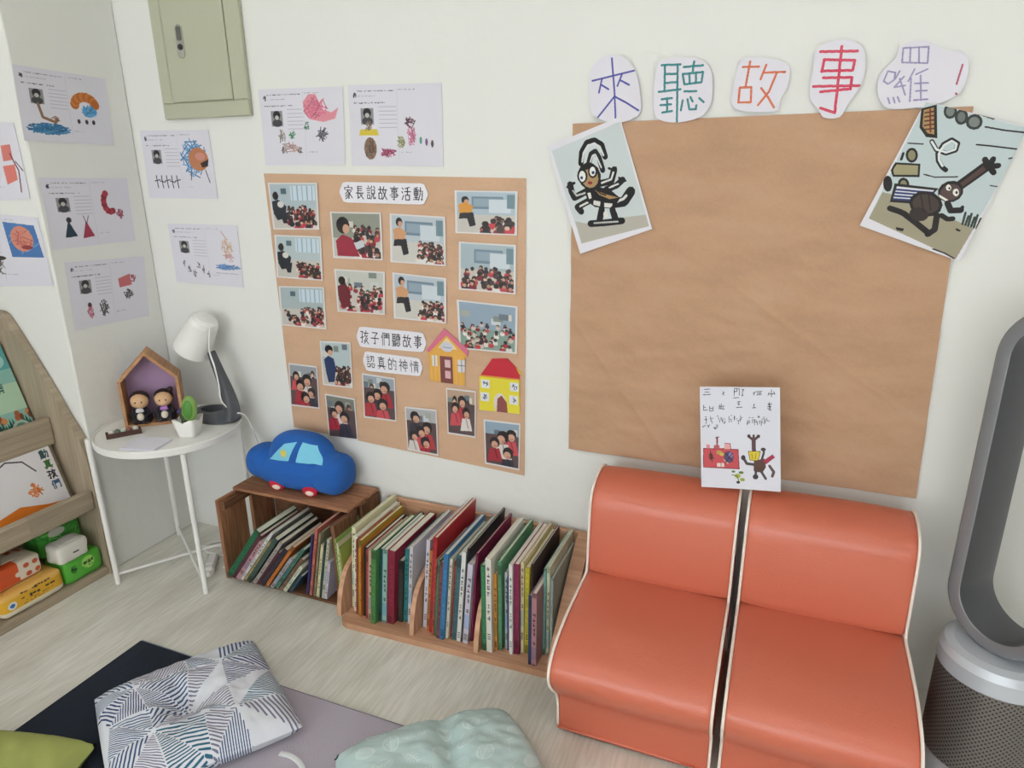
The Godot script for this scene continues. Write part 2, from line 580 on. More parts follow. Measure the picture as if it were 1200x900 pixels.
func sofas() -> void:
	var skin := noise_mat(Color("ca6a51"), 0.34, 0.08, 0.7, 9.0)
	skin.metallic_specular = 0.55
	var pipe := hexm("f0e4da", 0.5)
	var seat := smooth([Vector2(0.05, 0.02), Vector2(0.05, 0.16), Vector2(0.06, 0.285), Vector2(0.15, 0.303), Vector2(0.239, 0.304), Vector2(0.317, 0.301), Vector2(0.4, 0.295), Vector2(0.455, 0.286), Vector2(0.505, 0.27), Vector2(0.536, 0.25), Vector2(0.55, 0.224), Vector2(0.545, 0.195), Vector2(0.522, 0.16), Vector2(0.493, 0.128), Vector2(0.479, 0.095), Vector2(0.475, 0.055), Vector2(0.474, 0.024), Vector2(0.4735, 0.0165), Vector2(0.466, 0.014), Vector2(0.3, 0.014), Vector2(0.15, 0.014)], 4, true)
	var back := smooth([Vector2(0.035, 0.308), Vector2(0.035, 0.4), Vector2(0.05, 0.5), Vector2(0.075, 0.537), Vector2(0.115, 0.551), Vector2(0.16, 0.549), Vector2(0.2, 0.534), Vector2(0.224, 0.505), Vector2(0.232, 0.46), Vector2(0.237, 0.4), Vector2(0.239, 0.34), Vector2(0.238, 0.312), Vector2(0.225, 0.306), Vector2(0.12, 0.304)], 4, true)
	var outline := smooth([Vector2(0.05, 0.02), Vector2(0.04, 0.2), Vector2(0.035, 0.4), Vector2(0.05, 0.5), Vector2(0.075, 0.537), Vector2(0.115, 0.551), Vector2(0.16, 0.549), Vector2(0.2, 0.534), Vector2(0.224, 0.505), Vector2(0.232, 0.46), Vector2(0.238, 0.38), Vector2(0.243, 0.317), Vector2(0.26, 0.304), Vector2(0.317, 0.301), Vector2(0.4, 0.295), Vector2(0.455, 0.286), Vector2(0.505, 0.27), Vector2(0.536, 0.25), Vector2(0.55, 0.224), Vector2(0.545, 0.195), Vector2(0.522, 0.16), Vector2(0.493, 0.128), Vector2(0.479, 0.095), Vector2(0.475, 0.055), Vector2(0.474, 0.018)], 4)
	var W := 0.357
	var ms := sofa_mesh(seat, W); var mb := sofa_mesh(back, W)
	for k in 2:
		var x: float = [-0.2215, 0.1555][k]
		var t := thing("child_sofa", ["orange leather child sofa with white piping beside the low book box", "orange leather child sofa with white piping beside the grey air purifier"][k], "sofa", Vector3(x, 0, 0), 0.0, "orange child sofas")
		part("seat", ms, skin, t)
		part("backrest", mb, skin, t)
		for s in [-1, 1]:
			var b := Mb.new()
			var ps := []
			for p in outline: ps.append(Vector3(s * (W / 2.0 - 0.001), p.y, p.x))
			b.tube(ps, 0.0036, 7)
			part("piping", b, pipe, t)
			for z in [0.09, 0.44]:
				var f := Mb.new()
				f.lathe([Vector2(0, 0), Vector2(0.014, 0), Vector2(0.016, 0.016), Vector2(0, 0.016)], 12)
				part("foot", f, M.black, t, Vector3(s * (W / 2.0 - 0.035), 0, z))

# ---------------------------------------------------------------- air purifier
func purifier() -> void:
	var t := thing("air_purifier_fan", "grey bladeless tower fan with a tall oval loop on a perforated drum", "fan", Vector3(0.505, 0, 0.25), deg_to_rad(-48))
	var silver := mat(Color("a9adb5"), 0.35, 0.35)
	var dark := mat(Color("56565b"), 0.4, 0.3)
	var b := Mb.new()
	b.lathe([Vector2(0, 0), Vector2(0.1, 0), Vector2(0.112, 0.006), Vector2(0.114, 0.045), Vector2(0.112, 0.066), Vector2(0.104, 0.071), Vector2(0, 0.071)], 40)
	part("base", b, mat(Color("b0b3b6"), 0.4, 0.2), t)
	# drum with rows of small holes (print-fine: about four pixels each)
	var im := Image.create(16, 16, false, Image.FORMAT_RGB8)
	im.fill(Color("77726e"))
	for q in [[4, 4], [12, 12]]:
		for dy in range(-3, 4):
			for dx in range(-3, 4):
				if dx * dx + dy * dy <= 9: im.set_pixel(q[0] + dx, q[1] + dy, Color("2b292a"))
	var mm := mat(Color.WHITE, 0.45, 0.3)
	mm.albedo_texture = ImageTexture.create_from_image(im)
	b = Mb.new()
	b.lathe([Vector2(0.108, 0.072), Vector2(0.108, 0.287)], 48, Transform3D(), Vector2(62, 20))
	part("perforated_drum", b, mm, t)
	b = Mb.new()
	b.lathe([Vector2(0.108, 0.284), Vector2(0.1105, 0.287), Vector2(0.1095, 0.32), Vector2(0.102, 0.336), Vector2(0.085, 0.342), Vector2(0, 0.342)], 40)
	part("collar", b, mat(Color("c3c7cf"), 0.35, 0.2), t)
	b = Mb.new()
	b.box(Vector3(-0.008, 0.018, 0.108), Vector3(0.008, 0.05, 0.117), 0.002)
	part("button", b, M.white, t)
	# loop: stadium path, cross-section a thin airfoil with a silver nose and a dark inside
	var half := 0.079; var r := 0.079; var y0 := 0.345 + r + 0.026; var y1 := 0.955
	var path := []
	for k in 25:
		var a := PI * k / 24.0
		path.append([Vector2(cos(a) * r, y1 + sin(a) * r), Vector2(cos(a), sin(a))])
	for k in 25:
		var a := PI + PI * k / 24.0
		path.append([Vector2(cos(a) * r, y0 + sin(a) * r), Vector2(cos(a), sin(a))])
	var secs := {"loop_inside": [[-0.062, 0.004], [-0.03, -0.003], [0.02, -0.004], [0.045, 0.0]], "loop_rim": [[0.045, 0.0], [0.0475, 0.0015], [0.049, 0.022], [0.046, 0.027], [0.036, 0.031]], "loop_shell": [[0.036, 0.031], [0.0, 0.036], [-0.045, 0.030], [-0.066, 0.016], [-0.062, 0.004]]}
	for called in secs:
		b = Mb.new()
		var rows := []
		for s in secs[called]:
			var row := []
			for p in path:
				var c: Vector2 = p[0] + p[1] * s[1]
				row.append(Vector3(c.x, c.y, s[0]))
			rows.append(row)
		b.grid(rows, 1.0, Vector2.ONE, true)
		part(called, b, dark if called == "loop_inside" else (mat(Color("8b8d92"), 0.35, 0.35) if called == "loop_rim" else silver), t)

# ---------------------------------------------------------------- crate of books
func book(at: Vector3, th: float, h: float, d: float, lean: float, c: String, v: int, label: String, group: String) -> void:
	var t := thing("picture_book", label, "book", at, 0.0, group)
	t.rotation.z = -deg_to_rad(lean)
	var cm := hexm(c, 0.45)
	var b := Mb.new()
	var e := minf(0.0018, th * 0.22)
	b.box(Vector3(-th / 2, 0, -d), Vector3(-th / 2 + e, h, -0.001), 0.0004)
	b.box(Vector3(th / 2 - e, 0, -d), Vector3(th / 2, h, -0.001), 0.0004)
	part("cover", b, cm, t)
	b = Mb.new()
	b.box(Vector3(-th / 2 + e, 0.002, -d + 0.003), Vector3(th / 2 - e, h - 0.003, -0.002), 0.0)
	part("pages", b, M.pages, t)
	b = Mb.new()
	b.quad(Vector3(-th / 2, 0, 0), Vector3(th / 2, 0, 0), Vector3(th / 2, h, 0), Vector3(-th / 2, h, 0), Vector3(0, 0, 1))
	b.box(Vector3(-th / 2, 0, -0.0015), Vector3(th / 2, h, -0.0002), 0.0)
	var sm := mat(Color(c), 0.45)
	sm.albedo_texture = M["spine%d" % v]
	sm.uv1_offset = Vector3(0, rng.randf_range(-0.12, 0.12), 0)
	part("spine", b, sm, t)

func spine_textures() -> void:
	for k in 4:
		var cv := Cv.new(24, 200, Color(0.96, 0.96, 0.96), 30 + k)
		var ink: Color = [Color("4a4a55"), Color("333338"), Color("ffffff"), Color("ffffff")][k]
		if k >= 2: cv.im.fill(Color(0.86, 0.86, 0.86))
		for j in 9:
			var y := 0.16 + j * 0.065
			if j == 5: continue
			for s in 4:
				var yy := y + cv.rng.randf() * 0.045
				if s % 2: cv.rect(0.25, yy, 0.75, yy + 0.008, ink)
				else:
					var xx := cv.rng.randf_range(0.3, 0.7)
					cv.rect(xx, y, xx + 0.1, y + 0.045, ink)
		cv.rect(0.05, 0.86, 0.95, 0.955, Color(0.95, 0.95, 0.95) if k % 2 == 0 else Color(0.8, 0.8, 0.78))
		for j in 3: cv.rect(0.2, 0.875 + j * 0.024, 0.8, 0.885 + j * 0.024, Color("55556a"))
		if k == 1: cv.rect(0.0, 0.62, 1.0, 0.8, Color(0.78, 0.86, 0.95))
		if k == 2: cv.rect(0.0, 0.0, 1.0, 0.1, Color(0.6, 0.62, 0.6))
		M["spine%d" % k] = cv.tex()

func colour_word(c: String) -> String:
	var k := Color(c)
	var names := {"dark red": "8c1f3c", "red": "b3282f", "maroon": "5a1f33", "magenta": "8f2c55", "pink": "b98a94", "orange": "c98a35", "brown": "7b5d48", "yellow": "c5b53c", "cream": "d8d2b0", "white": "dedad2", "pale grey": "c8c6cc", "grey": "a09ca2", "black": "26262c", "dark green": "1c6e48", "leaf green": "5f9a72", "lime green": "9fae55", "teal": "2e7d80", "dark teal": "26484c", "pale teal": "8fb7b0", "blue": "3b7fb5", "navy": "2d3c68", "purple": "3b3273", "coral": "c06a5c", "lilac": "c9c4d4", "grey green": "3c544e"}
	var best := ""; var bd := 9.0
	for n in names:
		var q := Color(names[n])
		var d := absf(q.r - k.r) + absf(q.g - k.g) + absf(q.b - k.b)
		if d < bd: bd = d; best = n
	return best

const ORD := ["first", "second", "third", "fourth", "fifth", "sixth", "seventh", "eighth", "ninth", "tenth", "eleventh", "twelfth", "thirteenth", "fourteenth", "fifteenth", "sixteenth", "seventeenth", "eighteenth", "nineteenth", "twentieth", "twenty-first", "twenty-second", "twenty-third", "twenty-fourth", "twenty-fifth"]

func crate() -> void:
	spine_textures()
	var x0 := -1.648; var x1 := -1.180; var H := 0.293; var zf := 0.262; var zb := 0.012
	var t := thing("wooden_crate", "dark brown slatted wooden crate lying on its side, full of books", "crate", Vector3(x0, 0, 0))
	var L := x1 - x0
	var b := Mb.new()
	# end panels: each two upright boards and a gap between them (the grip slot), tied by cleats
	for s in 2:
		var xa: float = 0.0 if s == 0 else L - 0.014
		for z in [[zb, zb + 0.105], [zb + 0.132, zf]]:
			b = Mb.new()
			b.box(Vector3(xa, 0.0, z[0]), Vector3(xa + 0.014, H - 0.002, z[1]), 0.002)
			part("end_board", b, M.crate_light if s == 0 else M.crate, t)
		for y in [0.0, H - 0.052]:
			b = Mb.new()
			var xi: float = xa + 0.014 if s == 0 else xa - 0.012
			b.box(Vector3(xi, y + 0.012, zb + 0.01), Vector3(xi + 0.012, y + 0.042, zf - 0.012), 0.002)
			part("cleat", b, M.crate, t)
	# top slats, bottom slats, back slats
	for z in [[zb, 0.078], [0.088, 0.184]]:
		b = Mb.new()
		b.box(Vector3(0.002, H, z[0]), Vector3(L - 0.002, H + 0.011, z[1]), 0.002)
		part("slat", b, M.crate_light, t)
	for z in [[zb, 0.12], [0.13, zf - 0.004]]:
		b = Mb.new()
		b.box(Vector3(0.015, 0.003, z[0]), Vector3(L - 0.015, 0.012, z[1]), 0.002)
		part("slat", b, M.crate, t)
	for y in [[0.014, 0.095], [0.105, 0.19], [0.2, 0.285]]:
		b = Mb.new()
		b.box(Vector3(0.015, y[0], 0.002), Vector3(L - 0.015, y[1], 0.011), 0.002)
		part("slat", b, M.crate, t)
	var n := 0
	for q in [
	[-1.6090,0.030,0.285,0.0189,0.249,37.0,"1c6e48",2],
	[-1.5891,0.030,0.285,0.0108,0.232,37.0,"5a1f33",3],
	[-1.5719,0.030,0.285,0.0144,0.204,37.0,"b98a94",1],
	[-1.5553,0.030,0.285,0.0099,0.255,37.0,"cfcfce",0],
	[-1.5436,0.030,0.280,0.0064,0.210,37.0,"b9a060",0],
	[-1.5279,0.030,0.285,0.0162,0.232,37.0,"3c544e",2],
	[-1.5027,0.030,0.285,0.0117,0.220,37.0,"a39a94",0],
	[-1.4890,0.030,0.285,0.0081,0.172,37.0,"5a2233",3],
	[-1.4730,0.030,0.285,0.0153,0.196,37.0,"2a2436",3],
	[-1.4550,0.030,0.280,0.0110,0.210,37.0,"c9762f",2],
	[-1.4320,0.030,0.285,0.0117,0.158,37.0,"a09ca2",1],
	[-1.4163,0.030,0.280,0.0110,0.210,37.0,"4a7a6a",1],
	[-1.3956,0.030,0.285,0.0117,0.168,37.0,"7b5d48",1],
	[-1.3801,0.030,0.285,0.0108,0.134,37.0,"cdd3bd",0],
	[-1.3601,0.030,0.285,0.0090,0.090,37.0,"1f4660",3],
	[-1.3053,0.026,0.268,0.0072,0.226,11.5,"3b3273",2],
	[-1.2919,0.026,0.268,0.0090,0.252,11.5,"c06a5c",1],
	[-1.2778,0.026,0.268,0.0063,0.239,11.5,"8d8468",0],
	[-1.2653,0.026,0.268,0.0099,0.198,11.5,"cdc49c",0],
	[-1.2542,0.026,0.268,0.0072,0.215,11.5,"26484c",2],
	[-1.2448,0.026,0.268,0.0090,0.223,11.5,"c2bda6",1],
	[-1.2345,0.026,0.268,0.0090,0.144,11.5,"c3bdd0",0]]:
		n += 1
		var lbl := ""
		if n > 15: lbl = "%s book, %s of the nearly upright row in the crate" % [colour_word(q[6]), ORD[n - 1 - 15]]
		else: lbl = "%s book leaning steeply in the crate, %s from the side table" % [colour_word(q[6]), ORD[n - 1]]
		book(Vector3(q[0], q[1], q[2]), q[3], q[4], 0.185, q[5], q[6], q[7], lbl, "books in the crate")

# ---------------------------------------------------------------- low book box
func divider(x: float, called: String, t: Node3D, prof: Array, th: float) -> void:
	var b := Mb.new()
	var pl := PackedVector2Array()
	for p in prof: pl.append(p)
	# polygon in (z, y), pushed along x
	b.prism(pl, 0.0, th, Transform3D(Basis(Vector3(0, 0, 1), Vector3(0, 1, 0), Vector3(-1, 0, 0)), Vector3(th / 2, 0, 0)), Vector2.ZERO, Vector2.ONE, true)
	part(called, b, M.box, t, Vector3(x, 0, 0))

func book_box() -> void:
	var t := thing("book_box", "low light-brown wooden book box with slanted dividers on the floor", "book box", Vector3(-0.815, 0, 0))
	var b := Mb.new()
	var base := PackedVector2Array()
	for p in smooth([Vector2(-0.325, 0.30), Vector2(-0.318, 0.325), Vector2(-0.295, 0.337)], 4): base.append(p)
	base.append_array(v2([0.366, 0.316, 0.372, 0.308, 0.372, 0.012, -0.326, 0.012]))
	b.prism(base, -0.02, 0.0, Transform3D(Basis(Vector3(1, 0, 0), Vector3(0, 0, 1), Vector3(0, -1, 0)), Vector3.ZERO))
	part("base_board", b, M.box, t)
	b = Mb.new()
	b.box(Vector3(-0.326, 0.021, 0.012), Vector3(0.372, 0.287, 0.026), 0.002)
	part("back_board", b, M.box, t)
	var curve := smooth([Vector2(0.318, 0.021), Vector2(0.312, 0.06), Vector2(0.298, 0.105), Vector2(0.276, 0.145), Vector2(0.24, 0.172), Vector2(0.17, 0.2), Vector2(0.09, 0.225), Vector2(0.027, 0.24)], 4)
	curve.append(Vector2(0.027, 0.021))
	var slope := smooth([Vector2(0.31, 0.021), Vector2(0.29, 0.06), Vector2(0.18, 0.172), Vector2(0.06, 0.28)], 4)
	slope.append(Vector2(0.027, 0.287)); slope.append(Vector2(0.027, 0.021))
	divider(-1.148 + 0.815, "end_panel", t, curve, 0.015)
	divider(-0.897 + 0.815, "divider", t, curve, 0.014)
	divider(-0.692 + 0.815, "divider", t, curve, 0.014)
	divider(-0.4635 + 0.815, "end_panel", t, slope, 0.042)
	var n := [0, 0, 0, 0]
	for q in [
	[-1.1725,0.270,0.0058,0.250,-0.50,0.20,"8fae5a",0,0],
	[-1.1657,0.270,0.0058,0.238,-0.50,0.20,"d8d2b0",1,0],
	[-1.1589,0.270,0.0058,0.226,-0.50,0.20,"9fae55",2,0],
	[-1.1317,0.264,0.0126,0.283,5.00,0.25,"d9d4ae",1,1],
	[-1.1133,0.280,0.0124,0.265,5.00,0.24,"e4e0d0",0,1],
	[-1.1037,0.290,0.0048,0.260,5.00,0.20,"b04a40",2,1],
	[-1.0930,0.290,0.0109,0.260,5.00,0.24,"b8922e",2,1],
	[-1.0842,0.299,0.0048,0.244,5.00,0.20,"c9762f",0,1],
	[-1.0720,0.290,0.0122,0.241,5.00,0.22,"2c2c30",3,1],
	[-1.0614,0.298,0.0071,0.240,5.00,0.20,"b04a40",2,1],
	[-1.0489,0.302,0.0120,0.243,5.00,0.22,"c9a392",1,1],
	[-1.0314,0.312,0.0158,0.253,5.00,0.23,"4e8a4a",2,1],
	[-1.0165,0.295,0.0119,0.251,5.00,0.24,"1f4f52",3,1],
	[-1.0024,0.297,0.0144,0.252,5.00,0.23,"8fb7b0",1,1],
	[-0.9824,0.295,0.0235,0.252,5.00,0.25,"8c1f3c",3,1],
	[-0.9618,0.276,0.0156,0.212,5.00,0.20,"3c3a35",2,1],
	[-0.9471,0.268,0.0117,0.251,5.00,0.24,"2e7d80",0,1],
	[-0.9301,0.274,0.0103,0.266,5.00,0.25,"c8c6cc",1,1],
	[-0.8793,0.271,0.0114,0.296,5.30,0.26,"cfcad8",0,2],
	[-0.8703,0.278,0.0046,0.257,5.30,0.20,"cfd6d8",3,2],
	[-0.8626,0.283,0.0087,0.273,5.30,0.22,"b86f38",1,2],
	[-0.8500,0.286,0.0124,0.320,5.30,0.26,"b3282f",3,2],
	[-0.8400,0.295,0.0055,0.255,5.30,0.20,"b04a40",1,2],
	[-0.8320,0.295,0.0074,0.256,5.30,0.20,"5a7a58",2,2],
	[-0.8197,0.301,0.0097,0.255,5.30,0.20,"7a4a52",1,2],
	[-0.8072,0.302,0.0133,0.285,5.30,0.25,"3b7fb5",3,2],
	[-0.7953,0.292,0.0085,0.267,5.30,0.23,"d9d3bf",0,2],
	[-0.7852,0.279,0.0097,0.250,5.30,0.20,"a8423c",1,2],
	[-0.7722,0.291,0.0144,0.283,5.30,0.24,"3f6a72",2,2],
	[-0.7581,0.292,0.0118,0.297,5.30,0.24,"dcdad8",0,2],
	[-0.7482,0.286,0.0060,0.307,5.30,0.26,"23232a",3,2],
	[-0.7366,0.293,0.0152,0.263,5.30,0.22,"c9c4d4",1,2],
	[-0.7250,0.278,0.0060,0.293,5.30,0.25,"8a2450",3,2],
	[-0.6737,0.299,0.0126,0.273,0.35,0.20,"3f8a5c",2,3],
	[-0.6573,0.301,0.0159,0.297,0.35,0.25,"dedad2",0,3],
	[-0.6438,0.287,0.0091,0.244,0.35,0.19,"c98a35",1,3],
	[-0.6326,0.282,0.0102,0.285,0.35,0.25,"5f9a72",2,3],
	[-0.6186,0.269,0.0079,0.246,0.35,0.20,"b9b9be",1,3],
	[-0.6114,0.276,0.0045,0.235,0.35,0.20,"3c5a80",1,3],
	[-0.5977,0.288,0.0100,0.285,0.35,0.25,"e0dedc",0,3],
	[-0.5839,0.281,0.0155,0.286,0.35,0.24,"8f2c55",3,3],
	[-0.5707,0.271,0.0089,0.288,0.35,0.24,"d8c9a0",1,3],
	[-0.5586,0.267,0.0133,0.273,0.35,0.23,"c5b53c",2,3],
	[-0.5480,0.257,0.0060,0.280,0.35,0.25,"4a3430",3,3],
	[-0.5350,0.307,0.0086,0.218,0.35,0.15,"2d3c68",2,3],
	[-0.5228,0.308,0.0138,0.228,0.35,0.15,"b07f86",1,3],
	[-0.5116,0.257,0.0065,0.274,0.35,0.25,"7fb0a8",2,3],
	[-0.5036,0.251,0.0076,0.277,0.35,0.25,"cfd0b4",1,3],
	[-0.4950,0.246,0.0076,0.244,0.35,0.20,"a8b8b0",3,3]]:
		var c: int = q[8]
		n[c] += 1
		var how: String = ["thin %s book, %s of three squeezed between crate and book box", "%s book, %s from the crate in the box's first compartment", "%s book, %s from the crate side in the box's middle compartment", "%s book, %s past the divider in the compartment beside the sofa"][c]
		var y := 0.001 if c == 0 else 0.0215
		book(Vector3(q[0], y + absf(sin(deg_to_rad(q[4]))) * q[2] * 0.5, q[1]), q[2], q[3], minf(q[5], q[1] - 0.03), q[4], q[6], q[7], how % [colour_word(q[6]), ORD[n[c] - 1]], "books in the low box")

# ---------------------------------------------------------------- side table
func table() -> void:
	var c := Vector3(-1.838, 0, 0.226)
	var t := thing("side_table", "small round white metal side table in the wall corner", "table", c)
	var wm := hexm("ecebe8", 0.35)
	var b := Mb.new()
	b.lathe([Vector2(0, 0.486), Vector2(0.218, 0.486), Vector2(0.2225, 0.489), Vector2(0.2235, 0.508), Vector2(0.2215, 0.5115), Vector2(0.2165, 0.5105), Vector2(0.2145, 0.508), Vector2(0, 0.508)], 64)
	part("table_top", b, wm, t)
	var ang := []
	for f in [Vector2(-1.962, 0.418), Vector2(-1.645, 0.352), Vector2(-1.715, 0.034), Vector2(-2.035, 0.1)]:
		var d: Vector2 = f - Vector2(c.x, c.z)
		ang.append(d)
		b = Mb.new()
		var top := d.normalized() * 0.212
		if ang.size() == 1: top = d.normalized() * 0.2325
		b.tube([Vector3(d.x, 0.0, d.y), Vector3(top.x, 0.52 if ang.size() == 1 else 0.485, top.y)], 0.0085, 12)
		part("leg", b, wm, t)
	for k in 2:
		b = Mb.new()
		b.tube([Vector3(ang[k].x, 0.035, ang[k].y), Vector3(ang[k + 2].x, 0.035, ang[k + 2].y)], 0.005, 8)
		part("cross_rail", b, wm, t)

# ---------------------------------------------------------------- display shelf
func shelf() -> void:
	var z0 := 0.362; var z1 := 1.3
	var t := thing("display_bookshelf", "taupe wooden picture-book display shelf with sloping sides beside the column", "bookshelf", Vector3(-2.4, 0, z0))
	# side profile in (x, y)
	var prof := PackedVector2Array()
	prof.append(Vector2(0.0, 0.0))
	for p in [[0.365, 0.0], [0.365, 0.33], [0.36, 0.43], [0.345, 0.49]]: prof.append(Vector2(p[0], p[1]))
	for p in smooth([Vector2(0.3, 0.565), Vector2(0.235, 0.68), Vector2(0.17, 0.785), Vector2(0.12, 0.86), Vector2(0.1, 0.885), Vector2(0.07, 0.893)], 3): prof.append(p)
	prof.append(Vector2(0.0, 0.893))
	var L := z1 - z0
	for z in [0.0, L - 0.024]:
		var b := Mb.new()
		b.prism(prof, z, z + 0.024, Transform3D(), Vector2.ZERO, Vector2.ONE, true)
		part("side_panel", b, M.ply, t)
	var a := 0.025; var e := L - 0.025
	var b := Mb.new(); b.box(Vector3(0.0, 0.02, a), Vector3(0.012, 0.88, e)); part("back_panel", b, M.ply, t)
	b = Mb.new(); b.box(Vector3(0.013, 0.0, a), Vector3(0.355, 0.026, e)); part("bottom_board", b, M.ply, t)
	b = Mb.new(); b.box(Vector3(0.013, 0.246, a), Vector3(0.335, 0.266, e)); part("deck_board", b, M.ply, t)
	b = Mb.new(); b.box(Vector3(0.336, 0.246, a), Vector3(0.36, 0.318, e), 0.006); part("front_rail", b, M.ply, t)
	b = Mb.new()
	var tilt := Transform3D(Basis(Vector3(0, 0, 1), 0.3), Vector3(0.26, 0.267, 0))
	b.box(Vector3(-0.012, 0, a), Vector3(0, 0.24, e), 0.001, tilt); part("slanted_back", b, M.ply, t)
	b = Mb.new(); b.box(Vector3(0.10, 0.485, a), Vector3(0.212, 0.503, e)); part("ledge_board", b, M.ply, t)
	b = Mb.new(); b.box(Vector3(0.2125, 0.462, a), Vector3(0.2285, 0.555, e), 0.004); part("ledge_rail", b, M.ply, t)
	b = Mb.new()
	tilt = Transform3D(Basis(Vector3(0, 0, 1), 0.3), Vector3(0.14, 0.504, 0))
	b.box(Vector3(-0.012, 0, a), Vector3(0, 0.36, e), 0.001, tilt); part("slanted_back", b, M.ply, t)
	b = Mb.new(); b.box(Vector3(0.013, 0.845, a), Vector3(0.058, 0.862, e)); part("top_board", b, M.ply, t)
	# books on show (flat print, generic stand-in artwork)
	var cv := Cv.new(160, 200, Color("8fc2b8"), 5)
	cv.rect(0, 0, 1, 0.3, Color("5aa7a6")); cv.ell(0.7, 0.2, 0.25, 0.1, Color("a9d2d0")); cv.ell(0.3, 0.12, 0.2, 0.07, Color("8cc6c6"))
	cv.rect(0, 0.45, 1, 0.75, Color("b7d6ba"))
	for k in 6: glyph(cv, ["聽", "事", "活", "神", "家", "情"][k], Rect2(0.12 + (k % 3) * 0.25, 0.3 + (k / 3) * 0.13, 0.16, 0.11), 2.0, Color("3d6b66"))
	for k in 16: cv.ell(cv.rng.randf(), 0.78 + cv.rng.randf() * 0.06, 0.04, 0.035, [Color("b5643c"), Color("d88e55"), Color("7c4a38")][k % 3])
	for k in 24: cv.poly([k / 24.0 - 0.05, 1.0, k / 24.0, 0.8 + cv.rng.randf() * 0.08, k / 24.0 + 0.05, 1.0], Color("1f5b4c") if k % 2 else Color("174338"))
	cv.ell(0.8, 0.92, 0.13, 0.06, Color("b9cfc4")); cv.ell(0.8, 0.92, 0.07, 0.035, Color("6f9a86"))
	display_book("teal picture book with small figures on its cover, facing out on upper ledge", cv, Vector3(-2.252, 0.505, 0.395), 0.2, 0.30, 0.3)
	cv = Cv.new(200, 180, Color("e6e3e6"), 6)
	cv.poly([0, 0.86, 0.35, 0.8, 0.7, 0.9, 1, 0.95, 1, 1, 0, 1], Color("dd7a22"))
	for k in 7: cv.ell(0.1 + cv.rng.randf() * 0.25, 0.06 + cv.rng.randf() * 0.1, 0.03, 0.03, Color("d8608f"))
	for k in 5: glyph(cv, ["說", "動", "真", "孩", "們"][k], Rect2(0.84, 0.08 + k * 0.14, 0.12, 0.12), 3.0, [Color("26262a"), Color("2a4a52"), Color("3d6a35"), Color("26262a"), Color("3a5a80")][k])
	cv.line([0.1, 0.5, 0.2, 0.3, 0.4, 0.22, 0.6, 0.28, 0.72, 0.45], 3.0, Color("2a2a2c"))
	cv.scrib(0.62, 0.68, 0.1, 0.1, Color("d9783a"), 16, 3.0)
	display_book("white picture book with orange lower edge, facing out above the front rail", cv, Vector3(-2.128, 0.268, 0.412), 0.23, 0.25, 0.3)
	# packs of tissues
	pack("tissue_pack", "yellow plastic pack of paper tissues lying on the bottom shelf", Vector3(-2.11, 0.027, 0.62), Vector3(0.105, 0.075, 0.19), Color("e3ad2e"), Color("f0d27a"), 1)
	pack("tissue_pack", "orange printed pack of tissues stacked on the yellow pack", Vector3(-2.14, 0.104, 0.66), Vector3(0.105, 0.07, 0.2), Color("d9582a"), Color("e8dccb"), 2)
	pack("tissue_pack", "green pack of paper tissues standing against the shelf's side panel", Vector3(-2.11, 0.027, 0.453), Vector3(0.105, 0.08, 0.13), Color("57b23c"), Color("a6d86a"), 3)
	pack("tissue_pack", "green pack of tissues with crumpled wrap, on top of the other green pack", Vector3(-2.18, 0.109, 0.46), Vector3(0.1, 0.1, 0.14), Color("3f9a38"), Color("6fc45a"), 4)
	pack("tissue_bundle", "small white open tissue bundle on the green packs", Vector3(-2.085, 0.109, 0.48), Vector3(0.07, 0.062, 0.1), Color("dedbd2"), Color("ecebe6"), 5)

func display_book(label: String, cv: Cv, at: Vector3, w: float, h: float, lean: float) -> void:
	var t := thing("display_book", label, "book", at)
	t.rotation.z = lean
	var b := Mb.new()
	b.box(Vector3(0, 0, 0), Vector3(0.012, h, w), 0.001)
	part("pages", b, M.pages, t)
	b = Mb.new()
	b.quad(Vector3(0.0135, 0, w), Vector3(0.0135, 0, 0), Vector3(0.0135, h, 0), Vector3(0.0135, h, w), Vector3(1, 0, 0))
	b.box(Vector3(0.0122, 0, 0), Vector3(0.0133, h, w), 0.0)
	part("front_cover", b, tmat(cv.tex(), 0.35), t)

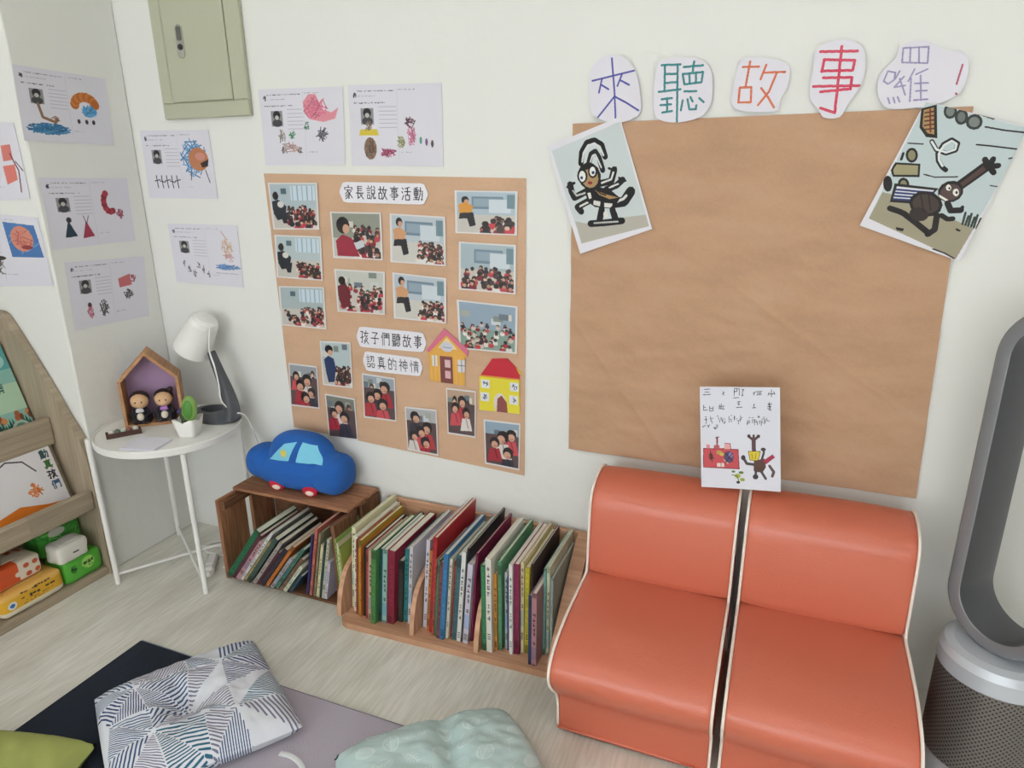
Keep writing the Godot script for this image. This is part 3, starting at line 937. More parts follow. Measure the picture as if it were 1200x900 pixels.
func pack(called: String, label: String, c: Vector3, s: Vector3, col: Color, pale: Color, kind: int) -> void:
	var t := thing(called, label, "tissues", c)
	var cv := Cv.new(128, 64, col, kind * 3)
	if kind == 1:
		cv.rect(0, 0.72, 1, 1, Color("e8dfc8")); cv.rect(0, 0, 1, 0.2, Color("e8b760"))
		cv.text(0.3, 0.12, 0.85, 0.12, Color("4a3320")); cv.text(0.3, 0.34, 0.9, 0.16, Color("3a2a1c")); cv.text(0.32, 0.54, 0.8, 0.06, Color("6a5030")); cv.text(0.32, 0.63, 0.7, 0.05, Color("6a5030"))
		cv.ell(0.15, 0.5, 0.07, 0.17, Color("dfe6ec")); cv.ell(0.15, 0.5, 0.04, 0.09, Color("3c6ea8"))
	elif kind == 2:
		cv.rect(0.64, 0, 1, 1, pale)
		for q in [[0.76, 0.3], [0.9, 0.3], [0.78, 0.72], [0.92, 0.7]]: cv.ell(q[0], q[1], 0.045, 0.11, Color("cf5b36"))
		cv.ell(0.63, 0.55, 0.05, 0.12, pale)
		cv.rect(0, 0.86, 1, 1, Color("e2845c"))
	elif kind == 3:
		cv.ell(0.6, 0.4, 0.17, 0.28, pale); cv.text(0.48, 0.28, 0.74, 0.2, Color("2c3a22")); cv.text(0.5, 0.5, 0.7, 0.1, Color("2c3a22"))
		cv.ell(0.22, 0.42, 0.08, 0.18, Color("2f7a28")); cv.text(0.16, 0.36, 0.3, 0.14, Color("1c2418"))
		for k in 8: cv.line([cv.rng.randf(), cv.rng.randf(), cv.rng.randf(), cv.rng.randf()], 2.0, Color("4aa336"))
	elif kind == 4:
		for k in 16: cv.line([cv.rng.randf(), cv.rng.randf(), cv.rng.randf(), cv.rng.randf()], 3.0, pale if k % 2 else Color("2f7d2c"))
		cv.ell(0.4, 0.2, 0.2, 0.14, Color("c8c8bc"))
	else:
		cv.rect(0.46, 0.55, 0.66, 0.62, Color("3c3a38"))
	# soft pillow-edged block
	var b := Mb.new()
	var rows := []
	var fl := FastNoiseLite.new(); fl.seed = kind; fl.frequency = 22.0
	var N := 14
	for face in 6:
		var g := []
		for i in N + 1:
			var r := []
			for j in N + 1:
				var p := Vector3.ZERO
				var u := float(j) / N * 2 - 1; var v := float(i) / N * 2 - 1
				var ax := face / 2; var sg := 1.0 if face % 2 else -1.0
				p[ax] = sg; p[(ax + 1) % 3] = u; p[(ax + 2) % 3] = v
				var q := p
				var k := pow(pow(absf(p.x), 9.0) + pow(absf(p.y), 9.0) + pow(absf(p.z), 9.0), 1.0 / 9.0)
				q = p / k
				var w := q * s / 2.0
				w += q.normalized() * fl.get_noise_3d(w.x + c.x, w.y, w.z) * (0.002 if kind < 4 else 0.005)
				w.y = maxf(w.y + s.y / 2.0, 0.0)
				r.append(w)
			g.append(r)
		rows.append(g)
	for face in 6:
		var g: Array = rows[face]
		for i in N:
			for j in N:
				var qs := [g[i][j], g[i][j + 1], g[i + 1][j + 1], g[i + 1][j]]
				var ns := []; var us := []
				for p in qs:
					var d: Vector3 = (p - Vector3(0, s.y / 2, 0)) / (s / 2.0)
					ns.append((Vector3(pow(absf(d.x), 5) * signf(d.x), pow(absf(d.y), 5) * signf(d.y), pow(absf(d.z), 5) * signf(d.z)) / s).normalized())
					if face / 2 == 1: us.append(Vector2(0.5 - p.z / s.z, 0.5 - p.x / s.x * 0.3 - 0.35))
					else: us.append(Vector2(0.5 - p.z / s.z, 1.0 - p.y / s.y))
				b.tri(qs[0], qs[1], qs[2], ns[0], ns[1], ns[2], us[0], us[1], us[2])
				b.tri(qs[0], qs[2], qs[3], ns[0], ns[2], ns[3], us[0], us[2], us[3])
	part("wrapper", b, tmat(cv.tex(), 0.3 if kind < 5 else 0.7), t)
	b = Mb.new()
	b.box(Vector3(-0.02, s.y - 0.001, -s.z * 0.3), Vector3(0.02, s.y + 0.0015, s.z * 0.3), 0.0005)
	part("opening_flap", b, mat(pale, 0.5), t)

# ---------------------------------------------------------------- lettering, stroke by stroke on a 10 x 10 grid
func glyphs() -> void:
	var speech := [[2, .3, 2.6, 1], [.5, 2, 4, 2], [1, 3.5, 3.6, 3.5], [1, 5, 3.6, 5], [1, 6.5, 3.6, 6.5, 3.6, 9, 1, 9, 1, 6.5]]
	GLYPH["家"] = [[5, 0, 5, 1.2], [1, 3, 1, 1.6, 9, 1.6, 9, 3], [2.5, 3.4, 7.5, 3.4], [5, 3.4, 3.5, 5, 1.5, 6.2], [4.5, 4, 5.8, 6.5, 5.5, 9.5, 4.5, 9], [5.4, 5.8, 1.5, 8], [5.7, 7, 1.8, 9.8], [8.2, 4, 6, 5.6], [6, 5.5, 9.2, 9]]
	GLYPH["長"] = [[3, .5, 3, 5.5], [3, .7, 7.5, .7], [3, 2.2, 7.3, 2.2], [3, 3.7, 7.3, 3.7], [1, 5.4, 9, 5.4], [3, 5.4, 3, 9.3, 5, 8], [5, 5.6, 9, 9.5], [7.8, 6.3, 6, 7.6]]
	GLYPH["說"] = speech + [[6, .3, 5, 2], [8, .3, 9.2, 2], [5.5, 3, 8.8, 3, 8.8, 5.5, 5.5, 5.5, 5.5, 3], [6.3, 5.5, 6, 7.5, 4.6, 9.5], [7.8, 5.5, 7.8, 9, 9.6, 9, 9.6, 8]]
	GLYPH["故"] = [[.5, 2.5, 4.8, 2.5], [2.6, .5, 2.6, 5], [1, 5, 4.3, 5, 4.3, 9, 1, 9, 1, 5], [6.5, .5, 5.2, 3.8], [6, 2.7, 9.6, 2.7], [8.6, 2.7, 7.5, 6, 5, 9.5], [5.8, 4, 7.5, 7, 9.6, 9.5]]
	GLYPH["事"] = [[1, 1.5, 9, 1.5], [2.5, 2.6, 7.5, 2.6, 7.5, 4, 2.5, 4, 2.5, 2.6], [2, 5.1, 7.8, 5.1, 7.8, 7.6], [.5, 6.3, 9.5, 6.3], [2, 7.6, 7.8, 7.6], [5, .2, 5, 9.6, 3.8, 9]]
	GLYPH["活"] = [[1, 1, 2, 2], [.6, 3.6, 1.6, 4.6], [.8, 9.2, 2.4, 6.3], [8.5, .5, 4, 1.6], [3.4, 3.6, 9.6, 3.6], [6.4, 1.2, 6.4, 6], [4.4, 6, 8.6, 6, 8.6, 9.4, 4.4, 9.4, 4.4, 6]]
	GLYPH["動"] = [[4.6, .6, 1, 1.2], [.4, 2.2, 5.4, 2.2], [1, 3.2, 4.8, 3.2, 4.8, 6, 1, 6, 1, 3.2], [1, 4.6, 4.8, 4.6], [2.9, 1, 2.9, 9], [.8, 7.4, 5, 7.4], [.3, 9, 5.5, 8.8], [5.8, 3, 9.4, 3, 9, 9.3, 8, 8.7], [7.4, .6, 7.2, 5, 5.4, 9.5]]
	GLYPH["孩"] = [[.5, 1.2, 3.4, 1.2, 2.2, 3.2], [2.2, 3.2, 2.4, 9, 1.2, 8.6], [.3, 5.6, 4, 4.8], [6.8, .3, 7.2, 1.3], [4.4, 2, 9.6, 2], [6.8, 2, 5.3, 4.2, 7.8, 4.2], [8.4, 3.6, 4.8, 8], [8.8, 5.6, 4.6, 9.6], [7.2, 7.2, 9.6, 9.6]]
	GLYPH["子"] = [[2, 1.2, 8, 1.2, 5, 3.8], [5, 3.8, 5.2, 9.3, 3.6, 8.8], [.6, 5.2, 9.4, 5.2]]
	GLYPH["們"] = [[2.4, .4, .6, 4.2], [1.6, 3, 1.6, 9.6], [3.4, 1, 3.4, 9.6], [3.4, 1, 5.8, 1, 5.8, 4, 3.4, 4], [3.4, 2.5, 5.8, 2.5], [9.4, 1, 9.4, 9.4, 8.6, 9], [9.4, 1, 7, 1, 7, 4, 9.4, 4], [7, 2.5, 9.4, 2.5]]
	GLYPH["聽"] = [[.5, 1, 5, 1], [1.3, 1, 1.3, 5.6], [4, 1, 4, 9.6], [1.3, 2.5, 4, 2.5], [1.3, 4, 4, 4], [.4, 5.8, 5, 5.2], [.8, 6.6, 3.4, 6.6], [.8, 8, 3.4, 8], [.5, 9.5, 3.6, 9.2], [2.1, 6.6, 2.1, 9.4], [5.4, 1.2, 9.6, 1.2], [7.5, .2, 7.5, 2.4], [5.6, 2.4, 9.4, 2.4, 9.4, 4.6, 5.6, 4.6, 5.6, 2.4], [6.8, 2.4, 6.8, 4.6], [8.2, 2.4, 8.2, 4.6], [5.4, 5.8, 9.6, 5.8], [5.2, 7, 4.9, 9], [6.2, 6.8, 6.5, 9.2, 8.6, 9.2, 8.6, 8], [7.2, 6.6, 7.8, 7.6], [8.8, 6.6, 9.6, 8]]
	GLYPH["認"] = speech + [[5, 1, 9, 1, 8.6, 4.6, 7.8, 4.3], [7, 1, 6.6, 3, 5, 5], [5.6, 2.2, 6.6, 3.2], [5, 6.6, 4.7, 8.8], [6.2, 6.3, 6.5, 9.2, 8.8, 9.2, 8.8, 8], [7, 5.8, 7.8, 7], [8.8, 6, 9.7, 7.8]]
	GLYPH["真"] = [[1.5, 1.3, 8.5, 1.3], [5, .2, 5, 2.6], [2.6, 2.6, 7.4, 2.6, 7.4, 7, 2.6, 7, 2.6, 2.6], [2.6, 4, 7.4, 4], [2.6, 5.5, 7.4, 5.5], [.6, 7.6, 9.4, 7.6], [3.5, 8, 1.6, 9.6], [6.5, 8, 8.6, 9.6]]
	GLYPH["的"] = [[2.6, .3, 1.8, 2], [.8, 2, 4.2, 2, 4.2, 9, .8, 9, .8, 2], [.8, 5.4, 4.2, 5.4], [6.6, .4, 5.2, 4], [6, 2.4, 9.4, 2.4, 9, 9.2, 7.8, 8.7], [6.4, 4.8, 7.6, 6.4]]
	GLYPH["神"] = [[2, .4, 2.6, 1.4], [.6, 2.6, 3.8, 2.6, .5, 6], [2.2, 4.6, 2.2, 9.6], [2.6, 5, 3.8, 6.2], [5, 2.4, 9.4, 2.4, 9.4, 7, 5, 7, 5, 2.4], [5, 4.7, 9.4, 4.7], [7.2, .3, 7.2, 9.8]]
	GLYPH["情"] = [[.8, 2.8, .6, 5], [1.8, .4, 1.8, 9.6], [2.6, 2.6, 3.2, 3.8], [4.2, 1.3, 9.6, 1.3], [4.6, 2.7, 9.2, 2.7], [3.8, 4, 9.8, 4], [6.9, .3, 6.9, 4], [5, 5.2, 5, 9.6], [5, 5.2, 8.8, 5.2, 8.8, 9.4, 8, 9], [5, 6.6, 8.8, 6.6], [5, 7.9, 8.8, 7.9]]

func glyph(cv: Cv, ch: String, r: Rect2, wd: float, c: Color) -> void:
	for s in GLYPH[ch]:
		var p := []
		for i in range(0, s.size(), 2):
			p.append(r.position.x + r.size.x * s[i] / 10.0)
			p.append(r.position.y + r.size.y * s[i + 1] / 10.0)
		cv.line(p, wd, c)

func draw(cv: Cv, cmds: Array) -> void:
	for c in cmds:
		if c[0] == 0: cv.line(c[3], c[1], Color(c[2]))
		else: cv.poly(c[3], Color(c[2]))

# ---------------------------------------------------------------- kraft paper
func kraft(q: Array, amp: float, crease: Array, sd: int) -> Mb:
	var b := Mb.new()
	var f := FastNoiseLite.new(); f.seed = sd; f.frequency = 4.6; f.fractal_octaves = 4
	var p := v2(q)
	var N := 130
	var g := []; var back := []
	for i in N + 1:
		var r := []; var r2 := []
		for j in N + 1:
			var s := float(j) / N; var t := float(i) / N
			var w := p[0].lerp(p[1], s).lerp(p[3].lerp(p[2], s), t)
			var z := (0.5 + 0.5 * f.get_noise_2d(w.x * 0.55, w.y * 1.7)) * amp
			z += (0.5 - absf(f.get_noise_2d(w.x * 1.4 + 9.0, w.y * 2.2))) * amp * 0.6
			for c in crease:
				var d: float = (Vector2(s, t) - Vector2(c[0], c[1])).dot(Vector2(-sin(c[2]), cos(c[2])))
				z += c[3] * exp(-absf(d) / 0.012)
			z = clampf(z, 0.0, 0.0085)
			r.append(Vector3(w.x, w.y, 0.0012 + z)); r2.append(Vector3(w.x, w.y, 0.0004 + z * 0.9))
		g.append(r); back.append(r2)
	b.grid(g, -1.0)
	b.grid(back, 1.0)
	return b

func kraft_mat(base: Color, sd: int) -> StandardMaterial3D:
	var im := Image.create(256, 256, false, Image.FORMAT_RGB8)
	var f := FastNoiseLite.new(); f.seed = sd; f.frequency = 0.02; f.fractal_octaves = 4
	var r := RandomNumberGenerator.new(); r.seed = sd
	for y in 256:
		for x in 256:
			var t := f.get_noise_2d(x * 0.5, y * 1.5) * 0.07 + (r.randf() - 0.5) * 0.035
			im.set_pixel(x, y, base.lightened(t) if t > 0 else base.darkened(-t))
	var m := tmat(ImageTexture.create_from_image(im), 0.72)
	return m

func photo_tex(k: int) -> ImageTexture:
	var portrait := k >= 10
	var cv := Cv.new(84 if portrait else 116, 110 if portrait else 96, Color("e4e2e2"), 100 + k)
	var r := cv.rng
	var e := 0.035
	var wall: Color = [Color("aebcc4"), Color("b4c2c6"), Color("a8b6ba"), Color("8f9388"), Color("c2c4be"), Color("b8c2ca"), Color("b6c0ca"), Color("a9bac6"), Color("a4b4bc"), Color("8fa2b4"), Color("b3c2c6"), Color("9aa0a8"), Color("7c8078"), Color("9aa4b0"), Color("b0aeb4"), Color("b89c88"), Color("8fa4b6")][k]
	var base: Color = Color("cbc8c2") if k in [5, 6] else (Color("7f9a8e") if k == 9 else Color("c4c0ba"))
	cv.rect(e, e, 1 - e, 1 - e, wall)
	cv.rect(e, 0.55, 1 - e, 1 - e, base)
	# windows, board, notices behind
	if k in [5, 6, 7, 8]:
		cv.rect(0.28, 0.14, 0.78, 0.42, Color("6f8496")); cv.rect(0.3, 0.18, 0.76, 0.36, Color("8ea0b0")); cv.rect(0.55, 0.2, 0.9, 0.5, Color("c9d2da"))
		cv.rect(0.84, 0.08, 0.96, 0.4, Color("6d8894"))
	elif k in [0, 1, 2]:
		cv.rect(0.45, 0.06, 0.95, 0.38, Color("c9d8e2"))
		for j in 5: cv.rect(0.48 + j * 0.1, 0.06, 0.5 + j * 0.1, 0.38, Color("8eaabc"))
		cv.rect(0.25, 0.12, 0.36, 0.24, Color("4f6672"))
	else:
		for j in 5:
			var x := r.randf() * 0.8; var y := r.randf() * 0.3
			cv.rect(x, y + e, x + 0.16, y + 0.12 + e, [Color("c8ccce"), Color("7f8a84"), Color("a4a8a0"), Color("d2cec4"), Color("6a7680")][j])
	# listening children: heads, hair and red or white shirts
	var cx0: float = [0.35, 0.45, 0.1, 0.45, 0.1, 0.5, 0.5, 0.45, 0.06, 0.06, 0.45, 0.1, 0.1, 0.1, 0.1, 0.1, 0.1][k]
	var cy0: float = [0.5, 0.62, 0.5, 0.3, 0.35, 0.55, 0.55, 0.62, 0.5, 0.42, 0.55, 0.2, 0.25, 0.2, 0.4, 0.25, 0.4][k]
	var big: float = [0.055, 0.055, 0.055, 0.07, 0.06, 0.06, 0.055, 0.09, 0.065, 0.045, 0.07, 0.14, 0.15, 0.13, 0.14, 0.16, 0.15][k]
	var shirts := [Color("e0dcd8"), Color("b8434c"), Color("a52f3c"), Color("c23f48"), Color("7d2631"), Color("d9d3d0"), Color("2c2c38"), Color("8e3440"), Color("c9b9ae")]
	var n: int = 46 if big < 0.08 else (16 if big < 0.1 else 9)
	for j in n:
		var t := float(j) / n
		var y: float = lerpf(cy0, 0.9, t)
		var x: float = r.randf_range(cx0 + big * 0.4, 0.97 - big * 0.6)
		var s: float = big * lerpf(0.8, 1.2, t)
		cv.ell(x, y + s * 1.4, s * 1.0, s * 1.0, shirts[r.randi() % 9])
		cv.ell(x, y, s * 0.62, s * 0.75, [Color("2a2226"), Color("3a2e30"), Color("4a3c3a")][r.randi() % 3])
		if r.randf() < 0.55: cv.ell(x + s * r.randf_range(-0.3, 0.3), y + s * 0.35, s * 0.45, s * 0.5, [Color("c99a80"), Color("dab29a"), Color("b5866e")][r.randi() % 3])
	if k >= 11:
		cv.rect(e, 0.3, 1 - e, 1 - e, Color("5c4a4c"))
		for j in 3 + k % 3:
			var x := 0.2 + 0.6 * fmod(j * 0.62 + k * 0.37, 1.0); var y := 0.26 + 0.13 * j + r.randf_range(-0.05, 0.05)
			var s := r.randf_range(0.11, 0.17)
			var c: Color = [Color("b23a44"), Color("c8505a"), Color("d8d0cc"), Color("a52f3c"), Color("3a3844")][(j + k) % 5]
			cv.poly([x - s * 1.6, y + s * 3.0, x - s * 1.1, y + s * 0.9, x + s * 0.9, y + s * 0.8, x + s * 1.6, y + s * 2.8], c); cv.line([x, y + s, x + s * 0.5, y + s * 2.4], 3.0, c.darkened(0.3))
			cv.ell(x, y - s * 0.1, s, s * 0.85, Color("2a2226"), r.randf_range(-0.4, 0.4)); cv.ell(x + s * r.randf_range(-0.3, 0.3), y + s * 0.25, s * 0.68, s * 0.56, Color("cfa088")); cv.ell(x + s * 0.1, y + s * 0.5, s * 0.4, s * 0.16, Color("b98470"))
	# grown-up reading
	if k in [0, 1]:
		var c := Color("262a34")
		cv.ell(0.13, 0.28, 0.06, 0.09, Color("241f22")); cv.poly([0.04, 0.4, 0.18, 0.36, 0.34, 0.5, 0.3, 0.75, 0.12, 0.8, 0.05, 0.65], c); cv.poly([0.2, 0.7, 0.36, 0.62, 0.32, 0.86, 0.24, 0.86], c)
		cv.ell(0.22, 0.46, 0.07, 0.07, Color("d6d0cc"))
	elif k == 3:
		cv.ell(0.24, 0.28, 0.13, 0.18, Color("241d20")); cv.ell(0.3, 0.36, 0.07, 0.1, Color("cf9f86")); cv.poly([0.08, 0.62, 0.22, 0.48, 0.4, 0.55, 0.55, 0.95, 0.1, 0.95], Color("9c2b42")); cv.poly([0.44, 0.66, 0.62, 0.58, 0.66, 0.72, 0.5, 0.8], Color("c8ccd2"))
	elif k == 4:
		cv.poly([0.04, 0.4, 0.2, 0.3, 0.3, 0.5, 0.28, 0.86, 0.12, 0.9, 0.05, 0.7], Color("6e2330")); cv.ell(0.14, 0.26, 0.07, 0.1, Color("241d20"))
	elif k in [5, 6, 7]:
		cv.ell(0.17, 0.16 if k != 7 else 0.22, 0.06, 0.09, Color("201c20")); cv.ell(0.19, 0.2 if k != 7 else 0.26, 0.04, 0.06, Color("c99a80"))
		cv.poly([0.06, 0.32, 0.18, 0.26, 0.3, 0.36, 0.26, 0.56, 0.08, 0.6], Color("cf9a70") if k < 7 else Color("d9963c")); cv.poly([0.08, 0.52, 0.3, 0.5, 0.34, 0.8, 0.24, 0.84, 0.2, 0.64, 0.06, 0.66], Color("2a262c"))
	elif k == 10:
		cv.ell(0.28, 0.18, 0.13, 0.09, Color("22202a")); cv.ell(0.32, 0.25, 0.08, 0.06, Color("cf9f86")); cv.poly([0.1, 0.42, 0.24, 0.32, 0.42, 0.38, 0.48, 0.6, 0.4, 0.9, 0.2, 0.92, 0.14, 0.7], Color("2c3c66"))
	# white border again over stray marks
	for q in [[0, 0, 1, e], [0, 1 - e, 1, 1], [0, 0, e, 1], [1 - e, 0, 1, 1]]: cv.rect(q[0], q[1], q[2], q[3], Color("dcd8d8"))
	return cv.tex()

func kraft_boards() -> void:
	one("kraft_sheet", kraft([-1.524, 1.307, -0.659, 1.288, -0.665, 0.43, -1.516, 0.472], 0.0026, [], 3), kraft_mat(Color("d0aa8c"), 1), "orange-brown kraft sheet covered with small photographs, above the crates", "paper sheet")
	one("kraft_sheet", kraft([-0.532, 1.418, 0.323, 1.424, 0.351, 0.541, -0.527, 0.54], 0.0068, [[0.11, 0.7, 0.92, 0.0032], [0.45, 0.42, 0.6, 0.0026], [0.7, 0.6, -0.15, 0.0016], [0.3, 0.3, -0.3, 0.0018], [0.6, 0.8, 0.1, 0.0016]], 8), kraft_mat(Color("be9778"), 2), "large wrinkled brown kraft sheet with nothing pinned in its middle, above sofas", "paper sheet")
	var said := ["photo of a reader in black facing seated children, top of the first column", "photo of a reader in dark clothes leaning forward, under the topmost left one", "photo of a classroom crowd seen from behind, lowest of three at left edge", "photo of a woman in dark red reading close up, beside the title strip", "photo of a standing group of children with one in maroon, second column", "photo of a reader in tan, white floor, right of the woman in red", "photo of a reader in tan sitting, lower of the two white-floored ones", "photo of a reader in orange in front of a blackboard, at sheet's upper right corner", "photo of children in red around a white table, second at the right edge", "group photo of the whole class on a green floor, beside the pink-roofed paper house", "portrait photo of a man in navy standing before children", "portrait photo of children in red, lowest at the sheet's left edge", "portrait photo of a child in red, just above the blue plush car", "portrait photo of seated children, under the white strip of three lines of writing", "portrait photo of a child raising an arm, at the sheet's bottom middle", "portrait photo of three laughing children in red, under the pink-roofed paper house", "portrait photo of a child in grey, at the sheet's bottom right under red-roofed house"]
	said[13] = "portrait photo of seated children, directly under the lowest white lettered strip"
	var k := 0
	for q in [
	[-1.5106,1.2796,-1.3252,1.2790,-1.3327,1.1417,-1.5073,1.1380],
	[-1.5062,1.1222,-1.3286,1.1213,-1.3356,0.9852,-1.5146,0.9874],
	[-1.5115,0.9600,-1.3345,0.9652,-1.3393,0.8297,-1.5187,0.8303],
	[-1.2879,1.1953,-1.1085,1.1950,-1.1130,1.0570,-1.2897,1.0581],
	[-1.2900,1.0242,-1.1081,1.0231,-1.1177,0.8918,-1.2907,0.8909],
	[-1.0798,1.1930,-0.9000,1.1860,-0.9029,1.0480,-1.0868,1.0530],
	[-1.0830,1.0229,-0.9043,1.0137,-0.9083,0.8806,-1.0866,0.8834],
	[-0.8680,1.2574,-0.6810,1.2553,-0.6841,1.1397,-0.8695,1.1422],
	[-0.8597,1.1189,-0.6867,1.1145,-0.6888,0.9789,-0.8643,0.9838],
	[-0.8721,0.9536,-0.6826,0.9456,-0.6859,0.8086,-0.8688,0.8077],
	[-1.3701,0.7907,-1.2519,0.7950,-1.2563,0.6415,-1.3731,0.6403],
	[-1.5057,0.7034,-1.3900,0.7029,-1.3963,0.5540,-1.5165,0.5515],
	[-1.3695,0.6112,-1.2528,0.6070,-1.2526,0.4611,-1.3687,0.4568],
	[-1.2173,0.6973,-1.0966,0.6929,-1.1001,0.5475,-1.2221,0.5462],
	[-1.0669,0.6034,-0.9532,0.6062,-0.9542,0.4520,-1.0651,0.4557],
	[-0.9177,0.6820,-0.8179,0.6823,-0.8232,0.5313,-0.9178,0.5321],
	[-0.7947,0.5960,-0.6762,0.5981,-0.6796,0.4469,-0.7920,0.4514]]:
		var p := v2(q)
		one("photo_print", card(p, 0.0062, 0.0012, 0.0006), tmat(photo_tex(k), 0.35), said[k], "photo", Vector3.ZERO, 0.0, "photos on the kraft sheet")
		k += 1
	var words := ["家長說故事活動", "孩子們聽故事", "認真的神情"]
	var tell := ["white rounded paper strip lettered with seven characters at the sheet's top", "white rounded paper strip lettered with six characters beside the pink-roofed house", "white rounded paper strip lettered with five characters, the lower of a pair"]
	k = 0
	for q in [[-1.2456,1.2812,-0.9497,1.2756,-0.9526,1.2180,-1.2483,1.2229],[-1.2246,0.8493,-0.9769,0.8469,-0.9800,0.7860,-1.2274,0.7832],[-1.2094,0.7709,-0.9957,0.7658,-0.9957,0.7090,-1.2085,0.7066]]:
		var p := v2(q)
		var w: String = words[k]
		var cv := Cv.new(360, 84, Color("e6e4ec"), 3)
		for j in w.length():
			var cw := 0.92 / w.length()
			glyph(cv, w[j], Rect2(0.04 + cw * j + cw * 0.1, 0.16, cw * 0.8, 0.68), 3.6, Color("32333c"))
		# rounded outline inside the four corners
		var b := Mb.new()
		var N := 24
		var g := []
		for i in 5:
			var row := []
			for j in N + 1:
				var s := float(j) / N
				var inset := 0.0
				var d := minf(s, 1.0 - s)
				if d < 0.1: inset = 0.5 - 0.5 * sqrt(maxf(0.0, 1.0 - pow(1.0 - d / 0.1, 3.0)))
				var t := lerpf(inset * 0.9, 1.0 - inset * 0.9, i / 4.0)
				var a := p[0].lerp(p[1], s).lerp(p[3].lerp(p[2], s), t)
				row.append([Vector3(a.x, a.y, 0.0076), Vector2(s, t), Vector3(a.x, a.y, 0.0064)])
			g.append(row)
		var up := Vector3(0, 0, 1)
		for i in 4:
			for j in N:
				b.quad(g[i][j][0], g[i][j + 1][0], g[i + 1][j + 1][0], g[i + 1][j][0], up, g[i][j][1], g[i][j + 1][1], g[i + 1][j + 1][1], g[i + 1][j][1])
		for j in N:
			for i in [0, 4]: b.quad(g[i][j][0], g[i][j + 1][0], g[i][j + 1][2], g[i][j][2], Vector3(0, 1 if i == 0 else -1, 0), Vector2.ZERO, Vector2.ZERO, Vector2.ZERO, Vector2.ZERO)
		one("lettered_strip", b, tmat(cv.tex(), 0.6), tell[k], "paper strip", Vector3.ZERO, 0.0, "lettered strips on the kraft sheet")
		k += 1
	# paper houses
	var cv := Cv.new(150, 180, Color("dfa84e"), 9)
	cv.poly([0.0, 0.3, 0.44, 0.0, 0.56, 0.0, 1.0, 0.35, 1.0, 0.48, 0.5, 0.12, 0.06, 0.46, 0, 0.42], Color("d4708c"))
	cv.poly([0.5, 0.16, 0.74, 0.36, 0.28, 0.36], Color("e8cf9c")); cv.ell(0.5, 0.33, 0.15, 0.09, Color("c9cbd8")); cv.line([0.4, 0.34, 0.6, 0.34], 2, Color("8a7f90"))
	for j in 9: cv.line([0.1 + j * 0.1, 0.5, 0.1 + j * 0.1, 1.0], 2.0, Color("e6ba6a"))
	cv.rect(0.32, 0.5, 0.62, 0.99, Color("7d4644")); cv.rect(0.43, 0.56, 0.57, 0.7, Color("d9b9bd")); cv.rect(0.43, 0.76, 0.57, 0.9, Color("d9b0b6"))
	cv.rect(0.74, 0.54, 0.92, 0.76, Color("d8d4d8")); cv.line([0.83, 0.54, 0.83, 0.76], 2, Color("5c5866")); cv.line([0.74, 0.64, 0.92, 0.64], 2, Color("5c5866"))
	cv.rect(0.12, 0.5, 0.26, 0.7, Color("dcd2c4")); cv.line([0.19, 0.5, 0.19, 0.7], 2, Color("8a7a6a"))
	one("paper_house", sheet(v2([-0.9168,0.8660,-0.8391,0.8066,-0.8425,0.7856,-0.8510,0.7822,-0.8537,0.6947,-0.9720,0.6981,-0.9738,0.7815,-0.9790,0.7943]), 0.0064, 0.0012), tmat(cv.tex(), 0.7), "cut-out paper house with pink roof and orange walls", "paper house")
	cv = Cv.new(150, 180, Color("d9c93a"), 10)
	cv.rect(0, 0.38, 1, 1, Color("e2d33c"))
	cv.poly([-0.05, 0.36, 0.05, 0.26, 0.2, 0.04, 0.3, -0.02, 0.72, -0.02, 0.82, 0.05, 0.95, 0.25, 1.05, 0.37], Color("c3283a"))
	cv.line([0.0, 0.36, 1.0, 0.36], 5, Color("dd9a3a"))
	for q in [[0.06, 0.42], [0.74, 0.42], [0.72, 0.66], [0.04, 0.66]]:
		cv.rect(q[0], q[1], q[0] + 0.2, q[1] + 0.16, Color("d9dbe2")); cv.scrib(q[0] + 0.1, q[1] + 0.08, 0.07, 0.06, Color("3d3f66"), 7, 2.2)
	cv.ell(0.5, 0.84, 0.15, 0.2, Color("d8cfc4")); cv.poly([0.42, 1.0, 0.44, 0.75, 0.54, 0.68, 0.66, 0.8, 0.68, 1.0], Color("8a4a48"))
	one("paper_house", sheet(v2([-0.7629,0.7878,-0.7146,0.7923,-0.6726,0.7531,-0.6779,0.7398,-0.6784,0.6275,-0.8076,0.6246,-0.8052,0.7265,-0.7966,0.7405]), 0.0064, 0.0012), tmat(cv.tex(), 0.7), "cut-out paper house with red roof and yellow walls", "paper house")

